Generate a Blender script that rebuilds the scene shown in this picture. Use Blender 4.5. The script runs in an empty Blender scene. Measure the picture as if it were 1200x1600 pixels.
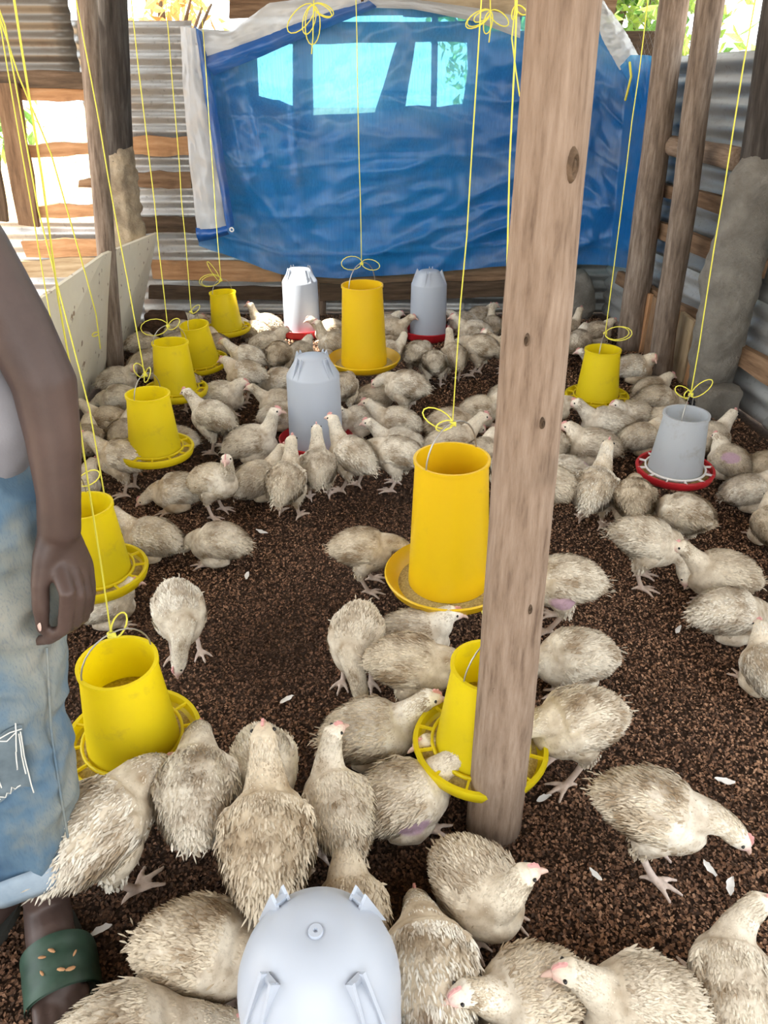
import bpy, bmesh, math, random
import numpy as np
from mathutils import Vector, Matrix, noise as mnoise

random.seed(7)
scene = bpy.context.scene
C = scene.collection

# ------------------------------------------------------------ camera
cam_data = bpy.data.cameras.new('camera')
cam_data.sensor_fit = 'VERTICAL'
cam_data.sensor_height = 36.0
cam_data.lens = 25.99
cam_data.clip_start = 0.02
cam = bpy.data.objects.new('camera', cam_data)
C.objects.link(cam)
cam.location = (0, 0, 1.35)
cam.rotation_euler = (math.radians(60), 0, 0)
scene.camera = cam

# ------------------------------------------------------------ world, sun, exposure
world = bpy.data.worlds.new('daylight')
scene.world = world
world.use_nodes = True
wn = world.node_tree.nodes
wn['Background'].inputs['Color'].default_value = (0.93, 0.97, 1.0, 1)
wn['Background'].inputs['Strength'].default_value = 3.6

sun_data = bpy.data.lights.new('sun', 'SUN')
sun_data.energy = 22.0
sun_data.angle = math.radians(0.6)
sun_data.color = (1.0, 0.93, 0.82)
sun = bpy.data.objects.new('sun', sun_data)
C.objects.link(sun)
SUN_DIR = Vector((-0.42, 0.03, 0.90)).normalized()      # towards the sun
sun.rotation_euler = SUN_DIR.to_track_quat('Z', 'Y').to_euler()
sun.location = (-2, 2, 6)

vs = scene.view_settings
vs.view_transform = 'Standard'
vs.look = 'None'
vs.gamma = 1.0
vs.use_curve_mapping = False
vs.exposure = 0.38

# ------------------------------------------------------------ helpers
def tag(o, label=None, cat=None, group=None, kind=None):
    if label: o['label'] = label
    if cat: o['category'] = cat
    if group: o['group'] = group
    if kind: o['kind'] = kind
    return o

def empty(name, loc=(0, 0, 0), rz=0.0):
    o = bpy.data.objects.new(name, None)
    o.empty_display_size = 0.05
    C.objects.link(o)
    o.location = loc
    o.rotation_euler = (0, 0, rz)
    return o

def mk_mesh(name, verts, faces, smooth=True):
    m = bpy.data.meshes.new(name)
    m.from_pydata([tuple(map(float, v)) for v in verts], [], [tuple(map(int, f)) for f in faces])
    m.update()
    if smooth:
        m.polygons.foreach_set('use_smooth', [True] * len(m.polygons))
    return m

def link(name, mesh, mat=None, parent=None, loc=None, rot=None):
    o = bpy.data.objects.new(name, mesh)
    C.objects.link(o)
    if mat is not None and mesh is not None and len(mesh.materials) == 0:
        mesh.materials.append(mat)
    if parent is not None: o.parent = parent
    if loc is not None: o.location = loc
    if rot is not None: o.rotation_euler = rot
    return o

def copy_tree(o, parent=None):
    c = o.copy()
    C.objects.link(c)
    c.parent = parent
    for ch in list(o.children):
        copy_tree(ch, c)
    return c

def shade_auto(m, deg=35):
    """smooth shading with sharp edges above an angle"""
    m.polygons.foreach_set('use_smooth', [True] * len(m.polygons))
    bm = bmesh.new(); bm.from_mesh(m)
    for e in bm.edges:
        if len(e.link_faces) == 2 and e.calc_face_angle(0) > math.radians(deg): e.smooth = False
    bm.to_mesh(m); bm.free()
    return m

def frame(t):
    t = Vector(t).normalized()
    a = Vector((0, 1, 0)) if abs(t.y) < 0.9 else Vector((1, 0, 0))
    b = (a - t * a.dot(t)).normalized()
    return t, b, t.cross(b)

def tube(pts, radii, n=10, wide=1.0, caps=True):
    """tapered tube along a polyline; wide stretches it sideways"""
    pts = [Vector(p) for p in pts]
    if not hasattr(radii, '__len__'): radii = [radii] * len(pts)
    ws = wide if hasattr(wide, '__len__') else [wide] * len(pts)
    V, Fc = [], []
    k = len(pts)
    tang = []
    for i in range(k):
        a = pts[max(0, i - 1)]; b = pts[min(k - 1, i + 1)]
        tang.append((b - a).normalized())
    t, b, c = frame(tang[0])
    rings = []
    for i in range(k):
        tt = tang[i]
        b = (b - tt * b.dot(tt)).normalized()
        c = tt.cross(b)
        rings.append((pts[i], b.copy(), c.copy(), radii[i], ws[i]))
    if caps:
        p, b0, c0, r, w = rings[0]
        pre = [(p - tang[0] * r * 0.75, b0, c0, r * 0.62, w)]
        p, b1, c1, r, w = rings[-1]
        post = [(p + tang[-1] * r * 0.75, b1, c1, r * 0.62, w)]
        rings = pre + rings + post
    for (p, b, c, r, w) in rings:
        for j in range(n):
            a = 2 * math.pi * j / n
            V.append(p + b * (math.cos(a) * r * w) + c * (math.sin(a) * r))
    m = len(rings)
    for i in range(m - 1):
        for j in range(n):
            j2 = (j + 1) % n
            Fc.append((i * n + j, i * n + j2, (i + 1) * n + j2, (i + 1) * n + j))
    Fc.append(tuple(reversed(range(n))))
    Fc.append(tuple(range((m - 1) * n, m * n)))
    return V, Fc

def lathe(profile, n=40, closed=False):
    V, Fc = [], []
    k = len(profile)
    for (r, z) in profile:
        for j in range(n):
            a = 2 * math.pi * j / n
            V.append((r * math.cos(a), r * math.sin(a), z))
    for i in range(k - 1 + (1 if closed else 0)):
        i2 = (i + 1) % k
        for j in range(n):
            j2 = (j + 1) % n
            Fc.append((i * n + j, i * n + j2, i2 * n + j2, i2 * n + j))
    return V, Fc

def merge(*parts):
    V, Fc = [], []
    for (v, f) in parts:
        o = len(V)
        V.extend([tuple(p) for p in v])
        Fc.extend([tuple(i + o for i in q) for q in f])
    return V, Fc

def xform(part, M):
    v, f = part
    return [M @ Vector(p) for p in v], f

def boxg(x0, x1, y0, y1, z0, z1):
    V = [(x0, y0, z0), (x1, y0, z0), (x1, y1, z0), (x0, y1, z0), (x0, y0, z1), (x1, y0, z1), (x1, y1, z1), (x0, y1, z1)]
    Fc = [(3, 2, 1, 0), (4, 5, 6, 7), (0, 1, 5, 4), (1, 2, 6, 5), (2, 3, 7, 6), (3, 0, 4, 7)]
    return V, Fc

def plank_mesh(L, Hh, T, rough=0.004, seed=0, segs=8):
    """rough-sawn board, long along local x, from y=0 (back) to y=T (face); wavy edges"""
    rn = random.Random(seed)
    V, Fc = [], []
    up = rn.uniform(0, 9); lo = rn.uniform(0, 9)
    for i in range(segs + 1):
        x = -L / 2 + L * i / segs
        a = rough * (math.sin(up + i * 1.3) + rn.uniform(-1, 1))
        b = rough * (math.sin(lo + i * 0.9) + rn.uniform(-1, 1))
        d = rough * 0.5 * rn.uniform(-1, 1)
        e = rough * 2 * rn.uniform(-1, 1) if i in (0, segs) else 0
        V += [(x + e, 0, -Hh / 2 + b), (x - e, 0, Hh / 2 + a), (x - e, T + d, Hh / 2 + a - 0.002), (x + e, T + d, -Hh / 2 + b + 0.002)]
    for i in range(segs):
        o = i * 4
        for j in range(4):
            j2 = (j + 1) % 4
            Fc.append((o + j, o + j2, o + 4 + j2, o + 4 + j))
    Fc.append((3, 2, 1, 0)); o = segs * 4
    Fc.append((o, o + 1, o + 2, o + 3))
    m = mk_mesh('plank', V, Fc, False)
    bm = bmesh.new(); bm.from_mesh(m); bmesh.ops.recalc_face_normals(bm, faces=bm.faces); bm.to_mesh(m); bm.free()
    return m

def sheet_mesh(L, Hh, pitch=0.076, amp=0.009, seed=0, nx=14, dent=0.006):
    """corrugated roofing sheet standing up: ribs run along local x, from z=0 to Hh, 1.5 mm thick"""
    nz = max(8, int(Hh / pitch * 8))
    V, Fc = [], []
    off = seed * 3.17
    for side in (0, 1):
        for i in range(nx + 1):
            x = L * i / nx
            for k in range(nz + 1):
                z = Hh * k / nz
                d = amp * math.sin(2 * math.pi * z / pitch)
                d += dent * mnoise.noise(Vector((x * 2.2 + off, z * 2.5, off)))
                zz = z + 0.006 * mnoise.noise(Vector((x * 1.5 + off, 3.3, off))) * (1 if k in (0, nz) else 0.4)
                V.append((x, d + (0.0015 if side else 0), zz))
    w = nz + 1; N = (nx + 1) * w
    for i in range(nx):
        for k in range(nz):
            a = i * w + k
            Fc.append((a, a + 1, a + w + 1, a + w))
            b = a + N
            Fc.append((b, b + w, b + w + 1, b + 1))
    for i in range(nx):
        a = i * w; Fc.append((a, a + w, a + w + N, a + N))
        a = i * w + nz; Fc.append((a, a + N, a + w + N, a + w))
    for k in range(nz):
        a = k; Fc.append((a, a + N, a + 1 + N, a + 1))
        a = nx * w + k; Fc.append((a, a + 1, a + 1 + N, a + N))
    return mk_mesh('corrugated_sheet', V, Fc, True)

def voxel(parts, size, smooth=2, factor=0.5):
    """union of closed shapes into one continuous surface"""
    V, Fc = merge(*parts)
    me = mk_mesh('tmp', V, Fc)
    bm = bmesh.new(); bm.from_mesh(me); bmesh.ops.recalc_face_normals(bm, faces=bm.faces); bm.to_mesh(me); bm.free()
    o = bpy.data.objects.new('tmp', me); C.objects.link(o)
    r = o.modifiers.new('r', 'REMESH'); r.mode = 'VOXEL'; r.voxel_size = size; r.use_smooth_shade = True
    if smooth:
        s = o.modifiers.new('s', 'SMOOTH'); s.iterations = smooth; s.factor = factor
    dg = bpy.context.evaluated_depsgraph_get()
    res = bpy.data.meshes.new_from_object(o.evaluated_get(dg))
    bpy.data.objects.remove(o); bpy.data.meshes.remove(me)
    res.polygons.foreach_set('use_smooth', [True] * len(res.polygons))
    return res

def coords(m):
    a = np.empty(len(m.vertices) * 3); m.vertices.foreach_get('co', a)
    return a.reshape(-1, 3)

def set_col(m, col, name='Col'):
    at = m.attributes.get(name) or m.attributes.new(name, 'FLOAT_COLOR', 'POINT')
    c4 = np.ones((len(col), 4)); c4[:, :3] = col
    at.data.foreach_set('color', c4.ravel())

def fnoise(p, scale, off=0.0):
    return np.array([mnoise.noise(Vector((x * scale + off, y * scale + off * 0.7, z * scale))) for x, y, z in p])

# ------------------------------------------------------------ materials
class NT:
    def __init__(self, name):
        self.m = bpy.data.materials.new(name); self.m.use_nodes = True
        self.t = self.m.node_tree; self.n = self.t.nodes
        self.b = self.n['Principled BSDF']; self.out = self.n['Material Output']
    def add(self, typ, **kw):
        o = self.n.new(typ)
        for k, v in kw.items():
            if k.startswith('i_'): o.inputs[k[2:].replace('_', ' ')].default_value = v
            else: setattr(o, k, v)
        return o
    def l(self, a, b): self.t.links.new(a, b)
    def coord(self, scale=(1, 1, 1), kind='Object'):
        tc = self.add('ShaderNodeTexCoord'); mp = self.add('ShaderNodeMapping')
        mp.inputs['Scale'].default_value = scale
        self.l(tc.outputs[kind], mp.inputs['Vector'])
        return mp.outputs['Vector']
    def noise(self, vec, scale=5, detail=6, rough=0.6):
        nz = self.add('ShaderNodeTexNoise'); nz.inputs['Scale'].default_value = scale
        nz.inputs['Detail'].default_value = detail; nz.inputs['Roughness'].default_value = rough
        self.l(vec, nz.inputs['Vector']); return nz.outputs['Fac']
    def ramp(self, fac, stops):
        r = self.add('ShaderNodeValToRGB'); e = r.color_ramp.elements
        while len(e) < len(stops): e.new(0.5)
        for i, (p, c) in enumerate(stops):
            e[i].position = p; e[i].color = (c[0], c[1], c[2], 1)
        self.l(fac, r.inputs['Fac']); return r.outputs['Color']
    def mix(self, a, b, fac, mode='MIX'):
        m = self.add('ShaderNodeMix'); m.data_type = 'RGBA'; m.blend_type = mode
        for k, v in ((0, fac), (6, a), (7, b)):
            if hasattr(v, 'is_output'): self.l(v, m.inputs[k])
            elif k == 0: m.inputs[k].default_value = v
            else: m.inputs[k].default_value = (v[0], v[1], v[2], 1)
        return m.outputs[2]
    def rand(self, lo, hi):
        oi = self.add('ShaderNodeObjectInfo'); mr = self.add('ShaderNodeMapRange')
        mr.inputs['To Min'].default_value = lo; mr.inputs['To Max'].default_value = hi
        self.l(oi.outputs['Random'], mr.inputs['Value']); return mr.outputs['Result']
    def hsv(self, col, val=None, sat=None):
        h = self.add('ShaderNodeHueSaturation'); self.l(col, h.inputs['Color'])
        if val is not None: self.l(val, h.inputs['Value'])
        if sat is not None: h.inputs['Saturation'].default_value = sat
        return h.outputs['Color']
    def bump(self, fac, strength=0.3, dist=0.01):
        b = self.add('ShaderNodeBump'); b.inputs['Strength'].default_value = strength
        b.inputs['Distance'].default_value = dist
        self.l(fac, b.inputs['Height']); self.l(b.outputs['Normal'], self.b.inputs['Normal'])
    def done(self, col=None, rough=0.6, metal=0.0, spec=0.5):
        if col is not None:
            if hasattr(col, 'is_output'): self.l(col, self.b.inputs['Base Color'])
            else: self.b.inputs['Base Color'].default_value = (col[0], col[1], col[2], 1)
        self.b.inputs['Roughness'].default_value = rough
        self.b.inputs['Metallic'].default_value = metal
        self.b.inputs['Specular IOR Level'].default_value = spec
        return self.m

M = {}
def wood(name, stops, grain=(1.5, 14, 14), lo=0.8, hi=1.15, bump=0.4, rough=0.85):
    t = NT(name)
    v = t.coord(grain)
    f = t.noise(v, 3.0, 8, 0.65)
    c = t.ramp(f, stops)
    blot = t.noise(t.coord((1, 1, 1)), 4.0, 4, 0.6)
    c2 = t.mix(c, (0.05, 0.035, 0.025), t.ramp(blot, [(0.55, (0, 0, 0)), (0.85, (0.7, 0.7, 0.7))]))
    c3 = t.hsv(c2, t.rand(lo, hi))
    t.bump(f, bump, 0.004)
    M[name] = t.done(c3, rough, 0, 0.25)
wood('plank_brown', [(0.3, (0.13, 0.075, 0.042)), (0.55, (0.27, 0.165, 0.095)), (0.75, (0.36, 0.24, 0.15))])
wood('plank_orange', [(0.3, (0.34, 0.17, 0.08)), (0.55, (0.50, 0.28, 0.14)), (0.75, (0.60, 0.38, 0.22))], lo=0.9)
wood('plank_dark', [(0.3, (0.05, 0.033, 0.022)), (0.55, (0.12, 0.08, 0.05)), (0.75, (0.19, 0.13, 0.09))])
wood('plank_pale', [(0.3, (0.36, 0.25, 0.14)), (0.55, (0.52, 0.40, 0.25)), (0.75, (0.62, 0.50, 0.34))])
wood('pole_tan', [(0.28, (0.13, 0.086, 0.060)), (0.46, (0.245, 0.175, 0.125)), (0.72, (0.355, 0.270, 0.205))], grain=(24, 24, 3.2), lo=1, hi=1, bump=0.7)
wood('pole_grey', [(0.3, (0.11, 0.080, 0.060)), (0.5, (0.25, 0.19, 0.145)), (0.75, (0.44, 0.36, 0.29))], grain=(18, 18, 2.2), lo=0.72, hi=0.95, bump=0.7)
wood('pole_dark', [(0.3, (0.02, 0.017, 0.014)), (0.5, (0.05, 0.042, 0.036)), (0.75, (0.11, 0.10, 0.09))], grain=(16, 16, 1.6), lo=1, hi=1, bump=0.5)

def metal(name, base, rusty, lo=0.8, hi=1.1):
    t = NT(name)
    f = t.noise(t.coord((1.2, 3, 5)), 3.0, 6, 0.65)
    c = t.mix(base, rusty, t.ramp(f, [(0.5, (0, 0, 0)), (0.78, (0.75, 0.75, 0.75))]))
    fine = t.noise(t.coord((1, 1, 1)), 40, 3, 0.6)
    c = t.mix(c, (0.12, 0.10, 0.08), t.ramp(fine, [(0.58, (0, 0, 0)), (0.8, (0.5, 0.5, 0.5))]))
    c = t.hsv(c, t.rand(lo, hi))
    t.bump(fine, 0.1, 0.002)
    M[name] = t.done(c, 0.42, 0.55, 0.5)
metal('tin', (0.62, 0.63, 0.62), (0.36, 0.30, 0.24))
metal('tin_dull', (0.34, 0.35, 0.34), (0.20, 0.175, 0.145))
metal('tin_rusty', (0.22, 0.20, 0.17), (0.17, 0.10, 0.06))

def plain(name, col, rough=0.5, metal=0.0, spec=0.5, var=None):
    t = NT(name)
    if var:
        f = t.noise(t.coord((1, 1, 1)), var[0], 5, 0.6)
        c = t.ramp(f, [(0.35, var[1]), (0.65, col)])
        M[name] = t.done(c, rough, metal, spec)
    else: M[name] = t.done(col, rough, metal, spec)
plain('wire', (0.42, 0.40, 0.37), 0.4, 0.8)
plain('mesh_wire', (0.20, 0.20, 0.20), 0.5, 0.3)
plain('string', (0.80, 0.74, 0.10), 0.6, 0, 0.3)
plain('red_plastic', (0.58, 0.02, 0.03), 0.35, 0, 0.5, (9, (0.40, 0.015, 0.02)))
plain('black_plastic', (0.015, 0.015, 0.018), 0.25)
plain('eye', (0.012, 0.010, 0.010), 0.1)
plain('beak', (0.66, 0.46, 0.38), 0.45, 0, 0.4)
plain('comb', (0.70, 0.36, 0.34), 0.55, 0, 0.35)
plain('comb_red', (0.66, 0.05, 0.09), 0.5, 0, 0.35)
plain('white_feather', (0.80, 0.79, 0.76), 0.8)
plain('nail', (0.60, 0.42, 0.36), 0.35)
plain('thread', (0.70, 0.70, 0.66), 0.9)
plain('brick', (0.20, 0.115, 0.075), 0.95, 0, 0.2, (14, (0.08, 0.05, 0.035)))
plain('concrete', (0.37, 0.345, 0.30), 0.95, 0, 0.2, (9, (0.24, 0.22, 0.19)))
plain('mud', (0.55, 0.46, 0.33), 0.95, 0, 0.2, (10, (0.30, 0.24, 0.17)))
for nm in ('concrete', 'mud', 'brick'):
    t = NT.__new__(NT); t.m = M[nm]; t.t = t.m.node_tree; t.n = t.t.nodes; t.b = t.n['Principled BSDF']
    t.bump(t.noise(t.coord((1, 1, 1)), 38, 8, 0.75), 1.0, 0.025)
plain('roof_tin', (0.30, 0.29, 0.27), 0.5, 0.4)
plain('earth', (0.34, 0.24, 0.15), 0.95, 0, 0.2, (3, (0.24, 0.17, 0.10)))
plain('bark', (0.16, 0.115, 0.08), 0.9, 0, 0.2, (8, (0.08, 0.06, 0.04)))

# white faced board with dark scuffs
t = NT('white_board')
f = t.noise(t.coord((1, 1, 1)), 3, 5, 0.6)
c = t.ramp(f, [(0.3, (0.72, 0.64, 0.49)), (0.7, (0.82, 0.76, 0.62))])
sp = t.noise(t.coord((1, 1, 1)), 17, 3, 0.55)
c = t.mix(c, (0.22, 0.12, 0.06), t.ramp(sp, [(0.645, (0, 0, 0)), (0.69, (0.8, 0.8, 0.8))]))
M['white_board'] = t.done(c, 0.7, 0, 0.3)

# thin plastics that let light through
def thin_plastic(name, col, trans, rough, dirt=None, dirt_lo=0.55, clear=0.0):
    t = NT(name)
    c = col
    if dirt:
        f = t.noise(t.coord((1, 1, 1)), 16, 8, 0.7)
        c = t.mix(col, dirt, t.ramp(f, [(dirt_lo, (0, 0, 0)), (0.85, (0.8, 0.8, 0.8))]))
    t.done(c, rough, 0, 0.5)
    tr = t.add('ShaderNodeBsdfTranslucent')
    if hasattr(c, 'is_output'): t.l(c, tr.inputs['Color'])
    else: tr.inputs['Color'].default_value = (*col, 1)
    ms = t.add('ShaderNodeMixShader'); ms.inputs[0].default_value = trans
    t.l(t.b.outputs[0], ms.inputs[1]); t.l(tr.outputs[0], ms.inputs[2]); t.l(ms.outputs[0], t.out.inputs['Surface'])
    if clear:
        tp = t.add('ShaderNodeBsdfTransparent'); tp.inputs['Color'].default_value = (*[k ** 0.5 for k in col], 1)
        m2 = t.add('ShaderNodeMixShader'); m2.inputs[0].default_value = clear
        t.l(ms.outputs[0], m2.inputs[1]); t.l(tp.outputs[0], m2.inputs[2]); t.l(m2.outputs[0], t.out.inputs['Surface'])
    M[name] = t.m
thin_plastic('yellow_plastic', (0.93, 0.80, 0.018), 0.40, 0.42, (0.58, 0.47, 0.07), 0.58, 0.20)
thin_plastic('gold_plastic', (0.86, 0.58, 0.010), 0.15, 0.36, (0.60, 0.40, 0.05), 0.62, 0.10)
thin_plastic('milk_plastic', (0.50, 0.55, 0.63), 0.12, 0.38, (0.52, 0.50, 0.48), 0.66)
thin_plastic('cloudy_plastic', (0.66, 0.69, 0.72), 0.35, 0.45, (0.36, 0.30, 0.22), 0.55, 0.22)

# feed meal
t = NT('feed')
f = t.noise(t.coord((1, 1, 1)), 160, 3, 0.7)
t.bump(f, 0.6, 0.004)
M['feed'] = t.done(t.ramp(f, [(0.3, (0.26, 0.19, 0.07)), (0.7, (0.60, 0.48, 0.20))]), 0.95, 0, 0.1)

# tarpaulin: woven sheet, lets part of the light straight through between the tapes
def tarp_mat(name, col, through, clear):
    t = NT(name)
    w = t.noise(t.coord((160, 160, 2.5)), 1.0, 2, 0.5)
    w2 = t.noise(t.coord((3, 3, 160)), 1.0, 2, 0.5)
    blot = t.noise(t.coord((1, 1, 1.6)), 2.6, 7, 0.68)
    c = t.mix(col, tuple(min(1, k * 0.5 + 0.15) for k in col), t.ramp(blot, [(0.45, (0, 0, 0)), (0.72, (0.75, 0.75, 0.75))]))
    t.bump(w, 0.08, 0.002)
    t.done(c, 0.30, 0, 0.6)
    tl = t.add('ShaderNodeBsdfTranslucent'); tl.inputs['Color'].default_value = (*through, 1)
    ms = t.add('ShaderNodeMixShader'); ms.inputs[0].default_value = 0.16
    t.l(t.b.outputs[0], ms.inputs[1]); t.l(tl.outputs[0], ms.inputs[2])
    tp = t.add('ShaderNodeBsdfTransparent'); tp.inputs['Color'].default_value = (*through, 1)
    ms2 = t.add('ShaderNodeMixShader')
    t.l(t.ramp(w, [(0.3, (clear * 0.7,) * 3), (0.7, (clear * 1.25,) * 3)]), ms2.inputs[0])
    t.l(ms.outputs[0], ms2.inputs[1]); t.l(tp.outputs[0], ms2.inputs[2]); t.l(ms2.outputs[0], t.out.inputs['Surface'])
    M[name] = t.m
tarp_mat('tarp_blue', (0.012, 0.165, 0.52), (0.26, 0.78, 1.0), 0.26)
tarp_mat('tarp_grey', (0.50, 0.51, 0.51), (0.75, 0.78, 0.80), 0.04)

# plumage and skin of the chickens: colour is kept per vertex (dirt, bare skin, shanks)
t = NT('plumage')
at = t.add('ShaderNodeAttribute'); at.attribute_name = 'Col'
oi = t.add('ShaderNodeObjectInfo')
dirt = t.mix(at.outputs['Color'], (0.72, 0.62, 0.48), t.rand(0.0, 0.75), 'MULTIPLY')
fine = t.noise(t.coord((1, 1, 1)), 120, 4, 0.6)
c = t.mix(dirt, (0.22, 0.165, 0.11), t.ramp(fine, [(0.5, (0, 0, 0)), (0.85, (0.55, 0.55, 0.55))]))
t.bump(fine, 0.35, 0.003)
M['plumage'] = t.done(c, 0.85, 0, 0.15)

# human skin, cloth, sandal
t = NT('skin')
f = t.noise(t.coord((1, 1, 1)), 9, 6, 0.6)
t.bump(t.noise(t.coord((1, 1, 1)), 130, 5, 0.6), 0.15, 0.002)
M['skin'] = t.done(t.ramp(f, [(0.3, (0.050, 0.031, 0.026)), (0.7, (0.088, 0.056, 0.047))]), 0.5, 0, 0.4)
t = NT('shirt')
f = t.noise(t.coord((1, 1, 1)), 300, 2, 0.5)
t.bump(f, 0.2, 0.001)
M['shirt'] = t.done(t.ramp(t.noise(t.coord((1, 1, 1)), 8, 4, 0.5), [(0.3, (0.22, 0.22, 0.245)), (0.7, (0.29, 0.29, 0.315))]), 0.9, 0, 0.15)
t = NT('denim')
big = t.noise(t.coord((1, 1, 0.8)), 4.5, 5, 0.6)
c = t.ramp(big, [(0.34, (0.050, 0.105, 0.185)), (0.46, (0.10, 0.165, 0.23)), (0.56, (0.20, 0.225, 0.215)), (0.70, (0.30, 0.29, 0.245))])
weave = t.noise(t.coord((1, 1, 0.15)), 420, 2, 0.5)
c = t.mix(c, (0.07, 0.11, 0.17), t.ramp(weave, [(0.5, (0, 0, 0)), (0.8, (0.5, 0.5, 0.5))]))
t.bump(weave, 0.25, 0.001)
M['denim'] = t.done(c, 0.9, 0, 0.15)
plain('denim_inside', (0.34, 0.41, 0.48), 0.9, 0, 0.15, (12, (0.22, 0.29, 0.36)))
plain('denim_worn', (0.20, 0.25, 0.28), 0.9, 0, 0.15, (10, (0.10, 0.13, 0.15)))
plain('sandal_strap', (0.035, 0.075, 0.050), 0.5, 0, 0.4, (18, (0.022, 0.048, 0.033)))
plain('sandal_sole', (0.055, 0.055, 0.048), 0.7, 0, 0.3)
plain('hair', (0.012, 0.010, 0.009), 0.8)

# leaves, lit from both sides
def leafmat(name, a, b):
    t = NT(name)
    at = t.add('ShaderNodeAttribute'); at.attribute_name = 'Col'
    c = t.mix(a, b, at.outputs['Fac'])
    t.done(c, 0.6, 0, 0.3)
    tr = t.add('ShaderNodeBsdfTranslucent'); t.l(c, tr.inputs['Color'])
    ms = t.add('ShaderNodeMixShader'); ms.inputs[0].default_value = 0.45
    t.l(t.b.outputs[0], ms.inputs[1]); t.l(tr.outputs[0], ms.inputs[2]); t.l(ms.outputs[0], t.out.inputs['Surface'])
    M[name] = t.m
leafmat('leaf_green', (0.09, 0.24, 0.05), (0.48, 0.62, 0.16))
leafmat('leaf_orange', (0.55, 0.22, 0.06), (0.75, 0.52, 0.20))

# litter flakes
t = NT('litter')
at = t.add('ShaderNodeAttribute'); at.attribute_name = 'Col'
M['litter'] = t.done(at.outputs['Color'], 0.8, 0, 0.3)
t = NT('soil')
f = t.noise(t.coord((1, 1, 1)), 60, 8, 0.75)
t.bump(f, 0.8, 0.01)
M['soil'] = t.done(t.ramp(f, [(0.3, (0.020, 0.013, 0.009)), (0.65, (0.085, 0.052, 0.035))]), 0.95, 0, 0.15)


# ------------------------------------------------------------ ground, floor, litter
ground = link('ground', mk_mesh('ground', [(-40, -30, -0.03), (40, -30, -0.03), (40, 60, -0.03), (-40, 60, -0.03)], [(0, 1, 2, 3)], False), M['earth'])
tag(ground, kind='structure')

def grid(nx, ny, fn):
    V = [fn(i / nx, j / ny) for i in range(nx + 1) for j in range(ny + 1)]
    w = ny + 1
    Fc = [(i * w + j, (i + 1) * w + j, (i + 1) * w + j + 1, i * w + j + 1) for i in range(nx) for j in range(ny)]
    return V, Fc

def floor_pt(a, b):
    x = -2.6 + 4.8 * a; y = -0.3 + 5.6 * b
    return (x, y, -0.008 + 0.009 * mnoise.noise(Vector((x * 2.2, y * 2.2, 0))) + 0.006 * mnoise.noise(Vector((x * 11, y * 11, 4))))
floor = link('floor', mk_mesh('floor', *grid(150, 170, floor_pt)), M['soil'])
tag(floor, kind='structure')

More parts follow.
